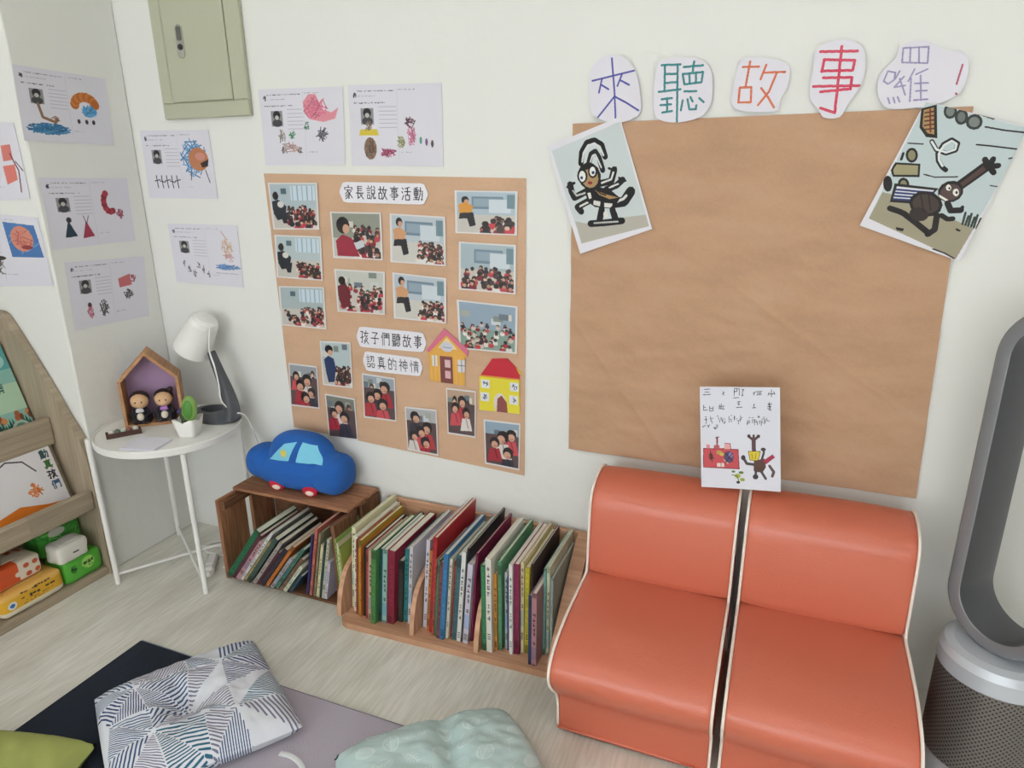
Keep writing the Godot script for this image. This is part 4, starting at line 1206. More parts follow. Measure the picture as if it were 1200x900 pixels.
# ---------------------------------------------------------------- children's worksheets
func worksheet_tex(k: int) -> ImageTexture:
	var cv := Cv.new(240, 170, Color("dad8e2"), 200 + k)
	var ink := Color("5c5a68"); var pale := Color("a09eae")
	cv.scrib(0.07, 0.12, 0.02, 0.035, Color("3a3942"), 8, 2.0)
	cv.text(0.1, 0.07, 0.5, 0.014, ink); cv.text(0.55, 0.06, 0.72, 0.014, pale); cv.text(0.1, 0.13, 0.32, 0.012, pale)
	cv.text(0.06, 0.21, 0.4, 0.018, ink)
	for j in 6: cv.line([0.33, 0.27 + j * 0.05, 0.52, 0.27 + j * 0.05], 1.0, pale)
	cv.line([0.53, 0.05, 0.53, 0.92], 1.0, Color("c6c4d2"))
	cv.text(0.56, 0.82, 0.68, 0.014, pale)
	cv.rect(0.13, 0.28, 0.27, 0.48, Color("8e8f92")); cv.ell(0.2, 0.34, 0.045, 0.06, Color("2d2c30")); cv.ell(0.2, 0.44, 0.06, 0.05, Color("45444a")); cv.ell(0.2, 0.37, 0.025, 0.03, Color("b9b4b0"))
	match k:
		0:
			cv.scrib(0.28, 0.82, 0.24, 0.08, Color("2f6fa0"), 70, 3.0); cv.line([0.2, 0.48, 0.23, 0.66, 0.36, 0.72, 0.38, 0.66], 7, Color("8a6a52")); cv.scrib(0.36, 0.68, 0.05, 0.05, Color("8a5a44"), 12)
			for j in 11:
				var a := PI + 0.1 + j * 0.28
				cv.ell(0.72 + cos(a) * 0.12, 0.45 + sin(a) * 0.13, 0.05, 0.07, Color("c97a3c") if j % 2 else Color("b5682e"))
			cv.scrib(0.76, 0.52, 0.09, 0.09, Color("4f9ad0"), 50, 3.0)
			for x in [0.62, 0.71, 0.79]: cv.ell(x, 0.68, 0.018, 0.035, Color("3a3436"))
		1:
			cv.poly([0.16, 0.85, 0.22, 0.6, 0.3, 0.84], Color("2c3a4a")); cv.ell(0.23, 0.6, 0.03, 0.04, Color("38323a")); cv.poly([0.36, 0.88, 0.42, 0.62, 0.5, 0.86], Color("a03a52")); cv.line([0.4, 0.55, 0.42, 0.66], 2, ink); cv.line([0.46, 0.55, 0.43, 0.66], 2, ink)
			for j in 8: cv.ell(0.74 + cos(1.2 + j * 0.42) * 0.07, 0.36 + sin(1.2 + j * 0.42) * 0.15, 0.035, 0.05, Color("a83848") if j % 2 else Color("8e2c3c"))
			cv.scrib(0.85, 0.55, 0.05, 0.08, Color("a34860"), 16)
		2:
			cv.scrib(0.22, 0.76, 0.045, 0.12, Color("b0526e"), 18); cv.ell(0.22, 0.66, 0.025, 0.035, Color("4a3038")); cv.scrib(0.4, 0.74, 0.07, 0.13, Color("3c3a3e"), 24)
			cv.poly([0.62, 0.32, 0.78, 0.26, 0.8, 0.44, 0.63, 0.46], Color("c06a6c")); cv.scrib(0.82, 0.34, 0.05, 0.07, Color("8a3a48"), 14); cv.scrib(0.74, 0.58, 0.07, 0.08, Color("3a3a40"), 22)
		3:
			for j in 5: cv.line([0.15 + j * 0.075, 0.66, 0.15 + j * 0.075 + 0.01, 0.84], 3, Color("3a383e")); cv.line([0.12 + j * 0.075, 0.74, 0.2 + j * 0.075, 0.72 + (j % 2) * 0.04], 2.4, Color("3a383e"))
			cv.scrib(0.74, 0.4, 0.2, 0.3, Color("5f94c8"), 60, 3.0); cv.ell(0.8, 0.42, 0.14, 0.17, Color("b87a56")); cv.ell(0.83, 0.38, 0.07, 0.06, Color("c98a80")); cv.poly([0.82, 0.48, 0.94, 0.42, 0.92, 0.52, 0.84, 0.54], Color("342a2c")); cv.line([0.68, 0.58, 0.66, 0.72], 3, ink); cv.line([0.88, 0.58, 0.92, 0.76], 3, ink)
		4:
			for j in 6: cv.scrib(0.16 + j * 0.07, 0.68 + (j % 3) * 0.07, 0.03, 0.07, Color("55525c"), 6)
			cv.scrib(0.82, 0.38, 0.09, 0.17, Color("c7a68c"), 30); cv.scrib(0.84, 0.52, 0.07, 0.08, Color("c79aa0"), 16); cv.line([0.76, 0.1, 0.84, 0.24], 2, Color("b98a70")); cv.scrib(0.8, 0.68, 0.19, 0.05, Color("5f86bc"), 34, 2.6); cv.text(0.62, 0.78, 0.95, 0.02, pale)
		5:
			cv.scrib(0.24, 0.62, 0.05, 0.1, Color("8a7f78"), 14); cv.scrib(0.34, 0.76, 0.12, 0.08, Color("b08a88"), 22); cv.scrib(0.38, 0.6, 0.05, 0.06, Color("4f8a6a"), 14); cv.scrib(0.26, 0.8, 0.04, 0.06, Color("6a625c"), 8); cv.scrib(0.46, 0.8, 0.04, 0.06, Color("6a625c"), 8)
			cv.poly([0.53, 0.18, 0.6, 0.08, 0.68, 0.08, 0.76, 0.28, 0.86, 0.32, 0.94, 0.26, 0.9, 0.4, 0.76, 0.44, 0.6, 0.4, 0.54, 0.32], Color("dc8f9c")); cv.scrib(0.68, 0.26, 0.15, 0.15, Color("d4708a"), 50); cv.scrib(0.56, 0.48, 0.04, 0.06, Color("4d7a66"), 12); cv.scrib(0.74, 0.6, 0.08, 0.1, Color("4a4652"), 18)
		6:
			cv.poly([0.12, 0.54, 0.3, 0.54, 0.32, 0.62, 0.1, 0.62], Color("d8c248")); cv.scrib(0.21, 0.5, 0.05, 0.07, Color("7a6450"), 12); cv.ell(0.22, 0.78, 0.07, 0.14, Color("8a7060")); cv.scrib(0.22, 0.78, 0.07, 0.14, Color("6a5446"), 26); cv.scrib(0.41, 0.83, 0.1, 0.06, Color("a84a6c"), 26)
			cv.scrib(0.66, 0.46, 0.06, 0.08, Color("5c3a4a"), 16); cv.scrib(0.67, 0.62, 0.05, 0.14, Color("c87a98"), 28); cv.scrib(0.56, 0.7, 0.045, 0.08, Color("8a8a5c"), 18)
			for j in 3: cv.ell(0.77 + j * 0.06, 0.68 + j * 0.02, 0.014, 0.045, [Color("5a9a8a"), Color("7a5a8a"), Color("5a4a52")][j])
		7:
			cv.poly([0.72, 0.3, 0.87, 0.28, 0.87, 0.48, 0.72, 0.5], Color("cf7a72")); cv.poly([0.7, 0.56, 0.88, 0.54, 0.88, 0.74, 0.72, 0.8], Color("d87a70")); cv.line([0.84, 0.4, 0.92, 0.62, 0.9, 0.9], 4, Color("6a3a3c")); cv.line([0.9, 0.5, 0.98, 0.62], 3, Color("5c4448"))
		8:
			cv.poly([0.6, 0.1, 0.94, 0.12, 0.97, 0.58, 0.64, 0.58], Color("4a76b0")); cv.scrib(0.79, 0.34, 0.17, 0.22, Color("5c86ba"), 24, 3.0); cv.ell(0.78, 0.32, 0.12, 0.18, Color("d08a76")); cv.scrib(0.78, 0.34, 0.11, 0.16, Color("c4685a"), 34); cv.ell(0.82, 0.44, 0.06, 0.03, Color("8a3a3c")); cv.scrib(0.5, 0.72, 0.06, 0.14, Color("4a4440"), 20); cv.ell(0.5, 0.6, 0.07, 0.03, Color("3a3634"))
	return cv.tex()

func wall_papers() -> void:
	var told := ["worksheet with orange arch and blue scribbles, highest on the column's side", "worksheet with a red crescent and two dark figures, middle of the column's side", "worksheet with red block and two small figures, lowest on the column's side", "worksheet with brown monster on blue, under the grey wall cabinet", "worksheet with pale figure over blue waves, above the white desk lamp", "worksheet with a large pink bird, above the photo-covered kraft sheet", "worksheet with yellow crown and brown figure, beside the pink bird worksheet", "worksheet with red blocks, higher on the column's front face", "worksheet with pink face on blue, above the display bookshelf"]
	var side := [[0.356, 1.601, 0.073, 1.596, 0.08, 1.398, 0.365, 1.4], [0.345, 1.3, 0.054, 1.295, 0.061, 1.094, 0.346, 1.091], [0.32, 1.05, 0.038, 1.04, 0.058, 0.835, 0.328, 0.84]]
	for k in 3:
		var q := PackedVector2Array()
		for i in 4: q.append(Vector2(-side[k][i * 2], side[k][i * 2 + 1]))
		var o := one("worksheet", card(q, 0.0012, 0.004, 0.0006), tmat(worksheet_tex(k), 0.8), told[k], "drawing", Vector3(-2.053, 0, 0), PI / 2, "children's worksheets")
		o.name = o.name
	var back := [[-2.018, 1.445, -1.724, 1.439, -1.722, 1.23, -2.022, 1.231], [-1.958, 1.148, -1.658, 1.148, -1.662, 0.946, -1.956, 0.951], [-1.512, 1.545, -1.212, 1.539, -1.222, 1.329, -1.514, 1.33], [-1.195, 1.541, -0.899, 1.532, -0.902, 1.32, -1.2, 1.326]]
	for k in 4:
		one("worksheet", card(v2(back[k]), 0.0012, 0.005, 0.0006), tmat(worksheet_tex(3 + k), 0.8), told[3 + k], "drawing", Vector3.ZERO, 0.0, "children's worksheets")
	var fr := [[-2.3613,1.4722,-2.0882,1.4490,-2.0838,1.2400,-2.4058,1.2254],[-2.4781,1.2040,-2.0712,1.1864,-2.0627,0.9845,-2.5252,0.9549]]
	for k in 2:
		one("worksheet", card(v2(fr[k]), 0.0012, 0.006, 0.0006), tmat(worksheet_tex(7 + k), 0.8), told[7 + k], "drawing", Vector3(0, 0, 0.358), 0.0, "children's worksheets")

# ---------------------------------------------------------------- cut-out title characters and posters
func posters() -> void:
	var inks := [Color("3d3f9a"), Color("2c7a80"), Color("d0603c"), Color("cc3350"), Color("8a7fae")]
	var told := ["white paper cut-out with a blue hand-drawn character, above the first poster", "white paper cut-out with a teal hand-drawn character", "white paper cut-out with an orange hand-drawn character", "white paper cut-out with a red hand-drawn character", "widest white paper cut-out, lilac character and red exclamation mark"]
	var k := 0
	for q in [[[-0.4633,1.5634,-0.4338,1.5678,-0.4041,1.5587,-0.3791,1.5333,-0.3698,1.5039,-0.3628,1.4696,-0.3613,1.4400,-0.3767,1.4257,-0.4088,1.4168,-0.4532,1.4233,-0.4816,1.4395,-0.4894,1.4752,-0.4920,1.5102,-0.4873,1.5396],[[-0.4829,1.5138,-0.3818,1.5307],[-0.4364,1.5609,-0.4272,1.4873,-0.4219,1.4223],[-0.4593,1.5160,-0.4655,1.4867],[-0.4617,1.5048,-0.4421,1.4930],[-0.4108,1.5232,-0.4206,1.4993],[-0.4130,1.5111,-0.3921,1.5003],[-0.4267,1.4764,-0.4660,1.4314],[-0.4267,1.4764,-0.3974,1.4613,-0.3670,1.4428]]],
	[[-0.3202,1.5487,-0.2748,1.5515,-0.2297,1.5455,-0.2060,1.5233,-0.1982,1.4857,-0.2002,1.4481,-0.2207,1.4227,-0.2708,1.4122,-0.3127,1.4185,-0.3295,1.4388,-0.3330,1.4828,-0.3292,1.5257],[[-0.3172,1.5383,-0.2740,1.5376],[-0.3094,1.5369,-0.3072,1.4816],[-0.2800,1.5371,-0.2742,1.4149],[-0.3073,1.5189,-0.2808,1.5183],[-0.3062,1.4998,-0.2797,1.5003],[-0.3206,1.4813,-0.2705,1.4847],[-0.3129,1.4650,-0.2888,1.4664],[-0.3148,1.4520,-0.2900,1.4529],[-0.3097,1.4357,-0.2870,1.4382],[-0.3001,1.4669,-0.2983,1.4367],[-0.2661,1.5316,-0.2230,1.5327],[-0.2434,1.5418,-0.2452,1.5187],[-0.2676,1.5167,-0.2219,1.5188],[-0.2676,1.5167,-0.2621,1.4947],[-0.2219,1.5188,-0.2238,1.4974,-0.2621,1.4947],[-0.2526,1.5177,-0.2502,1.4969],[-0.2377,1.5178,-0.2362,1.4971],[-0.2611,1.4794,-0.2339,1.4791],[-0.2639,1.4605,-0.2665,1.4389],[-0.2528,1.4624,-0.2473,1.4406,-0.2321,1.4400,-0.2317,1.4486],[-0.2466,1.4669,-0.2409,1.4571],[-0.2263,1.4636,-0.2157,1.4546]]],
	[[-0.1445,1.5356,-0.1194,1.5431,-0.0865,1.5387,-0.0537,1.5300,-0.0370,1.5135,-0.0386,1.4733,-0.0505,1.4557,-0.0526,1.4306,-0.0946,1.4289,-0.1380,1.4339,-0.1530,1.4509,-0.1523,1.4881,-0.1471,1.5108],[[-0.1355,1.5239,-0.1012,1.5228],[-0.1209,1.5343,-0.1258,1.4845],[-0.1384,1.4815,-0.1385,1.4504,-0.1118,1.4502,-0.1137,1.4816,-0.1384,1.4815],[-0.0862,1.5255,-0.0954,1.4967],[-0.0893,1.5099,-0.0460,1.5088],[-0.0629,1.5084,-0.0752,1.4706,-0.0959,1.4430],[-0.0923,1.4783,-0.0764,1.4592,-0.0616,1.4370]]],
	[[0.0380,1.5629,0.0625,1.5653,0.0879,1.5586,0.1065,1.5410,0.1129,1.5076,0.1091,1.4744,0.0973,1.4538,0.0872,1.4350,0.0754,1.4117,0.0433,1.4119,0.0304,1.4308,0.0131,1.4489,0.0088,1.4795,0.0122,1.5135,0.0080,1.5391,0.0201,1.5551],[[0.0213,1.5447,0.0935,1.5412],[0.0622,1.5523,0.0637,1.4725,0.0645,1.4208],[0.0306,1.5273,0.0290,1.5050],[0.0304,1.5286,0.0905,1.5236,0.0889,1.5041,0.0280,1.5063],[0.0330,1.4925,0.0894,1.4903,0.0895,1.4670],[0.0152,1.4762,0.1052,1.4734],[0.0307,1.4647,0.0894,1.4679],[0.0645,1.4208,0.0346,1.4316]]],
	[[0.1736,1.5446,0.1956,1.5530,0.2189,1.5514,0.2393,1.5421,0.2561,1.5311,0.2823,1.5301,0.2981,1.5126,0.3021,1.4886,0.2980,1.4568,0.2781,1.4395,0.2453,1.4285,0.2028,1.4240,0.1707,1.4252,0.1526,1.4387,0.1424,1.4602,0.1416,1.4894,0.1549,1.5093,0.1671,1.5208],[[0.1789,1.5412,0.1804,1.5140,0.2272,1.5099,0.2245,1.5405,0.1789,1.5412],[0.1918,1.5403,0.1946,1.5131],[0.2073,1.5400,0.2111,1.5121],[0.1564,1.4990,0.1511,1.4799,0.1599,1.4740,0.1708,1.4817,0.1709,1.4953,0.1564,1.4990],[0.1784,1.4978,0.1725,1.4837],[0.1879,1.4870,0.1729,1.4671,0.1924,1.4695],[0.1805,1.4833,0.1950,1.4515],[0.1637,1.4467,0.1685,1.4360],[0.1737,1.4471,0.1780,1.4368],[0.1816,1.4480,0.1870,1.4381],[0.2055,1.5003,0.1971,1.4775],[0.2015,1.4822,0.2056,1.4386],[0.2090,1.4899,0.2289,1.4989],[0.2096,1.4727,0.2341,1.4723],[0.2138,1.4577,0.2340,1.4580],[0.2124,1.4404,0.2377,1.4413],[0.2179,1.4874,0.2258,1.4398]]]]:
		var rim := smooth(Array(v2(q[0])), 3, true)
		var pl := PackedVector2Array()
		for p in rim: pl.append(p)
		var lo := pl[0]; var hi := pl[0]
		for p in pl:
			lo = lo.min(p); hi = hi.max(p)
		var sc := 1500.0
		var cv := Cv.new(int((hi.x - lo.x) * sc), int((hi.y - lo.y) * sc), Color("dfdce6"), 5 + k)
		for s in q[1]: crayon(cv, v2(s), lo, hi, sc, inks[k], [6.0, 7.0, 6.5, 8.0, 4.5][k])
		if k == 4:
			for s in [[0.2898,1.5033,0.2851,1.4676],[0.2864,1.4502,0.2882,1.4485]]: crayon(cv, v2(s), lo, hi, sc, Color("a8405c"), 5.0)
		one("lettered_cutout", sheet(pl, 0.0105, 0.0012), tmat(cv.tex(), 0.75), told[k], "paper cutout", Vector3.ZERO, 0.0, "title characters on the wall")
		k += 1
	var P := [[-0.5978,1.3649,-0.4116,1.4298,-0.3184,1.1654,-0.5029,1.0979],[0.2346,1.4367,0.4229,1.3809,0.3487,1.1105,0.1442,1.1826]]
	var cv := Cv.new(240, 330, Color("e0dee6"), 1)
	draw(cv, [
		[1,0.0,"c8d0d2",[0.044,0.048,0.989,0.040,0.972,0.968,0.056,0.915]],
		[1,0.0,"b4b0a6",[0.064,0.706,0.273,0.789,0.705,0.822,0.969,0.863,0.972,0.968,0.056,0.915]],
		[0,17.0,"1c1b1f",[0.363,0.246,0.417,0.157,0.514,0.099,0.611,0.104,0.684,0.160,0.686,0.269]],
		[0,5.9,"d4d6d4",[0.386,0.236,0.435,0.170,0.514,0.125,0.601,0.127,0.656,0.171,0.670,0.252]],
		[0,15.7,"1c1b1f",[0.459,0.272,0.524,0.203,0.583,0.195,0.608,0.254,0.607,0.370]],
		[0,4.6,"d4d6d4",[0.486,0.264,0.534,0.221,0.573,0.218,0.585,0.263,0.600,0.344]],
		[0,19.6,"1c1b1f",[0.413,0.484,0.247,0.498,0.149,0.506,0.136,0.446,0.144,0.384]],
		[0,5.9,"b9b9b4",[0.335,0.502,0.184,0.496,0.158,0.444]],
		[0,7.8,"1c1b1f",[0.144,0.384,0.101,0.396]],
		[0,7.8,"1c1b1f",[0.148,0.385,0.204,0.385]],
		[0,19.6,"1c1b1f",[0.361,0.573,0.151,0.594,0.180,0.643]],
		[0,5.9,"d8d8d4",[0.320,0.585,0.185,0.596]],
		[0,19.6,"1c1b1f",[0.492,0.466,0.672,0.484,0.748,0.401]],
		[0,5.9,"d8d8d4",[0.549,0.470,0.678,0.470,0.730,0.420]],
		[0,6.5,"1c1b1f",[0.744,0.408,0.688,0.372]],
		[0,6.5,"1c1b1f",[0.744,0.408,0.776,0.390]],
		[0,18.3,"1c1b1f",[0.577,0.538,0.718,0.537,0.814,0.508]],
		[0,5.2,"d8d8d4",[0.627,0.531,0.746,0.529]],
		[0,6.5,"1c1b1f",[0.802,0.509,0.779,0.482]],
		[0,6.5,"1c1b1f",[0.802,0.509,0.846,0.525]],
		[0,28.7,"1c1b1f",[0.587,0.668,0.754,0.691,0.870,0.628]],
		[0,7.8,"d8d8d4",[0.622,0.670,0.753,0.667,0.803,0.649]],
		[1,0.0,"1c1b1f",[0.310,0.479,0.465,0.474,0.636,0.562,0.719,0.649,0.599,0.720,0.373,0.648,0.299,0.580]],
		[1,0.0,"b08a5c",[0.433,0.502,0.540,0.567,0.703,0.642,0.583,0.627,0.476,0.562]],
		[0,3.3,"1c1b1f",[0.453,0.511,0.501,0.559,0.555,0.584]],
		[1,0.0,"dcdad6",[0.384,0.588,0.464,0.620,0.437,0.658,0.359,0.622]],
		[1,0.0,"dcdad6",[0.506,0.641,0.605,0.672,0.579,0.706,0.489,0.678]],
		[1,0.0,"dcdad6",[0.331,0.509,0.372,0.512,0.367,0.564,0.329,0.564]],
		[1,0.0,"1c1b1f",[0.568,0.396,0.540,0.453,0.480,0.491,0.404,0.497,0.332,0.472,0.284,0.421,0.272,0.358,0.300,0.300,0.360,0.263,0.436,0.256,0.508,0.282,0.556,0.333]],
		[1,0.0,"a98a63",[0.525,0.425,0.493,0.461,0.441,0.480,0.384,0.476,0.337,0.450,0.312,0.411,0.316,0.367,0.349,0.331,0.400,0.313,0.457,0.317,0.504,0.342,0.529,0.382]],
		[1,0.0,"1c1b1f",[0.397,0.370,0.375,0.398,0.341,0.413,0.305,0.412,0.276,0.395,0.263,0.366,0.268,0.334,0.290,0.307,0.324,0.292,0.360,0.293,0.388,0.310,0.402,0.338]],
		[1,0.0,"e4e4e2",[0.373,0.367,0.357,0.388,0.334,0.400,0.310,0.401,0.292,0.389,0.285,0.368,0.289,0.343,0.305,0.322,0.328,0.310,0.352,0.310,0.370,0.322,0.378,0.343]],
		[1,0.0,"2b3a6a",[0.334,0.369,0.329,0.375,0.321,0.378,0.312,0.377,0.304,0.373,0.300,0.366,0.301,0.359,0.306,0.354,0.314,0.351,0.323,0.351,0.331,0.355,0.335,0.362]],
		[1,0.0,"1c1b1f",[0.538,0.365,0.518,0.390,0.488,0.404,0.455,0.403,0.429,0.387,0.417,0.362,0.422,0.332,0.442,0.308,0.472,0.294,0.505,0.295,0.531,0.310,0.543,0.336]],
		[1,0.0,"e4e4e2",[0.515,0.359,0.501,0.377,0.481,0.388,0.460,0.388,0.443,0.377,0.436,0.359,0.440,0.338,0.454,0.319,0.475,0.309,0.496,0.309,0.512,0.319,0.519,0.337]],
		[1,0.0,"2b3a6a",[0.499,0.364,0.493,0.370,0.484,0.373,0.474,0.373,0.465,0.368,0.461,0.361,0.461,0.353,0.467,0.347,0.476,0.344,0.487,0.344,0.495,0.349,0.500,0.356]],
		[1,0.0,"8c2f2a",[0.433,0.441,0.426,0.447,0.413,0.449,0.397,0.447,0.383,0.441,0.375,0.433,0.374,0.425,0.382,0.419,0.395,0.417,0.410,0.419,0.424,0.425,0.432,0.433]],
		[0,19.6,"1c1b1f",[0.450,0.686,0.381,0.771]],
		[0,19.6,"1c1b1f",[0.581,0.723,0.584,0.820]],
		[1,0.0,"dcdad6",[0.508,0.750,0.497,0.763,0.482,0.771,0.465,0.770,0.453,0.762,0.447,0.749,0.449,0.734,0.460,0.721,0.475,0.713,0.491,0.714,0.504,0.721,0.510,0.735]],
		[0,19.6,"1c1b1f",[0.252,0.774,0.429,0.808,0.660,0.844]],
		[0,5.2,"b9b9b4",[0.301,0.780,0.604,0.838]]])
	one("poster_print", card(v2(P[0]), 0.0112, 0.006, 0.0008), tmat(cv.tex(), 0.8), "tilted poster of a black and brown bug with long feelers, at sheet's corner", "poster")
	cv = Cv.new(300, 400, Color("e0dee6"), 1)
	draw(cv, [
		[1,0.0,"c0cdd0",[0.006,0.004,0.931,0.008,0.995,0.004,1.014,0.161,0.955,0.990,0.045,0.925]],
		[1,0.0,"a19a84",[0.047,0.704,0.268,0.690,0.576,0.715,0.976,0.748,0.955,0.990,0.045,0.925]],
		[1,0.0,"2a2829",[-0.003,0.055,0.115,0.003,0.275,0.223,0.171,0.236,0.070,0.185]],
		[1,0.0,"ae8a60",[0.024,0.061,0.102,0.025,0.232,0.204,0.168,0.208,0.091,0.172]],
		[0,4.2,"4a3528",[0.049,0.077,0.126,0.051]],
		[0,4.2,"4a3528",[0.067,0.105,0.144,0.079]],
		[0,4.2,"4a3528",[0.086,0.133,0.163,0.108]],
		[0,4.2,"4a3528",[0.104,0.162,0.181,0.136]],
		[0,4.2,"4a3528",[0.122,0.190,0.199,0.165]],
		[0,4.2,"7a2f26",[0.078,0.046,0.186,0.193]],
		[0,10.6,"3c4240",[0.183,-0.024,0.406,-0.018,0.669,-0.004]],
		[1,0.0,"3a3f3d",[0.323,0.012,0.331,0.039,0.322,0.062,0.297,0.075,0.264,0.074,0.230,0.060,0.206,0.036,0.197,0.009,0.207,-0.014,0.232,-0.027,0.265,-0.026,0.299,-0.012]],
		[1,0.0,"7b827f",[0.302,0.016,0.308,0.034,0.302,0.050,0.286,0.058,0.264,0.057,0.243,0.048,0.227,0.032,0.221,0.014,0.227,-0.002,0.243,-0.010,0.264,-0.009,0.286,0.000]],
		[1,0.0,"3a3f3d",[0.446,0.031,0.455,0.058,0.445,0.082,0.421,0.094,0.387,0.094,0.354,0.079,0.329,0.055,0.321,0.028,0.330,0.005,0.355,-0.008,0.389,-0.007,0.422,0.007]],
		[1,0.0,"6f7573",[0.422,0.036,0.428,0.054,0.424,0.069,0.410,0.077,0.390,0.076,0.369,0.067,0.353,0.050,0.347,0.033,0.352,0.017,0.366,0.009,0.386,0.010,0.407,0.020]],
		[1,0.0,"3a3f3d",[0.593,0.039,0.600,0.067,0.586,0.091,0.554,0.105,0.514,0.106,0.475,0.093,0.449,0.069,0.442,0.042,0.457,0.018,0.488,0.003,0.529,0.003,0.567,0.016]],
		[1,0.0,"7d8380",[0.569,0.044,0.574,0.063,0.564,0.079,0.543,0.088,0.516,0.089,0.491,0.080,0.473,0.064,0.469,0.046,0.478,0.030,0.499,0.020,0.526,0.020,0.552,0.029]],
		[0,4.2,"2a2829",[0.637,0.067,0.815,0.058,0.991,0.040]],
		[0,4.2,"2a2829",[0.641,0.195,0.776,0.178,0.903,0.165,1.027,0.152]],
		[0,3.5,"2a2829",[0.044,0.311,0.178,0.289]],
		[0,3.5,"2a2829",[0.323,0.491,0.430,0.488,0.622,0.439]],
		[0,2.8,"2a2829",[0.930,0.433,0.993,0.426]],
		[0,4.2,"2a2829",[0.973,0.227,1.012,0.213]],
		[0,12.7,"2a2829",[0.241,0.254,0.320,0.302,0.421,0.307,0.489,0.270,0.477,0.221,0.405,0.207,0.355,0.250,0.346,0.321,0.383,0.369,0.445,0.405,0.493,0.419]],
		[0,6.4,"dde3e4",[0.243,0.257,0.318,0.299,0.417,0.301,0.481,0.265,0.468,0.226,0.411,0.215,0.364,0.257,0.359,0.323,0.390,0.365,0.446,0.398]],
		[1,0.0,"2a2829",[0.186,0.375,0.195,0.402,0.187,0.425,0.164,0.437,0.132,0.436,0.100,0.421,0.076,0.397,0.067,0.370,0.075,0.347,0.098,0.335,0.130,0.336,0.162,0.351]],
		[1,0.0,"8f8a6c",[0.165,0.379,0.172,0.398,0.168,0.413,0.154,0.421,0.134,0.420,0.113,0.410,0.097,0.393,0.090,0.374,0.094,0.359,0.108,0.351,0.129,0.352,0.149,0.362]],
		[1,0.0,"2a2829",[0.016,0.534,0.019,0.469,0.245,0.427,0.298,0.519,0.066,0.573]],
		[1,0.0,"a39a78",[0.035,0.525,0.040,0.480,0.234,0.443,0.272,0.508,0.066,0.557]],
		[1,0.0,"2a2829",[0.245,0.594,0.254,0.619,0.246,0.641,0.225,0.653,0.195,0.652,0.164,0.638,0.142,0.615,0.133,0.590,0.141,0.568,0.163,0.556,0.193,0.557,0.223,0.571]],
		[1,0.0,"8a866a",[0.224,0.598,0.230,0.615,0.226,0.628,0.214,0.636,0.195,0.635,0.177,0.626,0.163,0.611,0.157,0.594,0.161,0.581,0.174,0.573,0.192,0.574,0.210,0.583]],
		[1,0.0,"2a2829",[0.094,0.625,0.107,0.655,0.105,0.679,0.089,0.690,0.064,0.687,0.035,0.670,0.012,0.642,-0.001,0.613,0.001,0.589,0.016,0.577,0.042,0.580,0.070,0.598]],
		[0,7.1,"2a2829",[0.058,0.436,0.048,0.390]],
		[1,0.0,"2a2829",[0.111,0.615,0.512,0.555,0.447,0.697,0.155,0.757]],
		[1,0.0,"dcdde4",[0.144,0.631,0.487,0.576,0.409,0.682,0.170,0.735]],
		[0,5.7,"35406f",[0.152,0.655,0.489,0.595]],
		[0,5.7,"35406f",[0.158,0.679,0.471,0.621]],
		[0,5.7,"35406f",[0.164,0.704,0.453,0.647]],
		[0,5.7,"35406f",[0.170,0.728,0.434,0.674]],
		[0,17.0,"2a2829",[0.183,0.800,0.321,0.803,0.483,0.844,0.630,0.884]],
		[0,17.0,"2a2829",[0.616,0.742,0.658,0.843,0.620,0.892]],
		[1,0.0,"2a2829",[0.619,0.658,0.627,0.706,0.594,0.749,0.528,0.776,0.446,0.780,0.372,0.759,0.324,0.719,0.315,0.671,0.348,0.628,0.415,0.600,0.496,0.597,0.571,0.618]],
		[1,0.0,"4b3f3c",[0.591,0.664,0.597,0.701,0.569,0.735,0.515,0.757,0.449,0.760,0.389,0.744,0.351,0.713,0.345,0.676,0.373,0.642,0.427,0.620,0.493,0.617,0.553,0.633]],
		[1,0.0,"3b3231",[0.544,0.757,0.548,0.783,0.528,0.808,0.489,0.823,0.442,0.825,0.400,0.814,0.373,0.792,0.369,0.766,0.389,0.742,0.427,0.726,0.475,0.724,0.517,0.735]],
		[0,2.8,"2a2829",[0.392,0.641,0.490,0.749]],
		[0,2.8,"2a2829",[0.456,0.619,0.541,0.722]],
		[1,0.0,"2a2829",[0.630,0.482,0.775,0.298,0.859,0.338,0.718,0.512]],
		[1,0.0,"57423f",[0.668,0.480,0.789,0.320,0.833,0.340,0.707,0.495]],
		[0,15.6,"2a2829",[0.843,0.314,0.776,0.275]],
		[0,15.6,"2a2829",[0.843,0.314,0.843,0.258]],
		[0,15.6,"2a2829",[0.843,0.314,0.914,0.291]],
		[0,15.6,"2a2829",[0.843,0.314,0.906,0.344]],
		[1,0.0,"2a2829",[0.716,0.500,0.739,0.538,0.732,0.580,0.696,0.614,0.642,0.631,0.584,0.627,0.537,0.603,0.514,0.565,0.522,0.524,0.557,0.490,0.611,0.472,0.669,0.476]],
		[1,0.0,"594848",[0.702,0.514,0.719,0.543,0.712,0.576,0.682,0.603,0.639,0.618,0.593,0.616,0.556,0.598,0.540,0.569,0.547,0.536,0.576,0.509,0.620,0.494,0.666,0.496]],
		[1,0.0,"e6e4dc",[0.617,0.525,0.621,0.536,0.617,0.546,0.607,0.551,0.593,0.551,0.579,0.545,0.569,0.535,0.565,0.523,0.569,0.514,0.579,0.508,0.593,0.509,0.607,0.515]],
		[1,0.0,"2a2829",[0.611,0.531,0.613,0.535,0.612,0.539,0.608,0.541,0.603,0.541,0.598,0.538,0.594,0.534,0.592,0.530,0.594,0.526,0.597,0.524,0.602,0.524,0.607,0.527]],
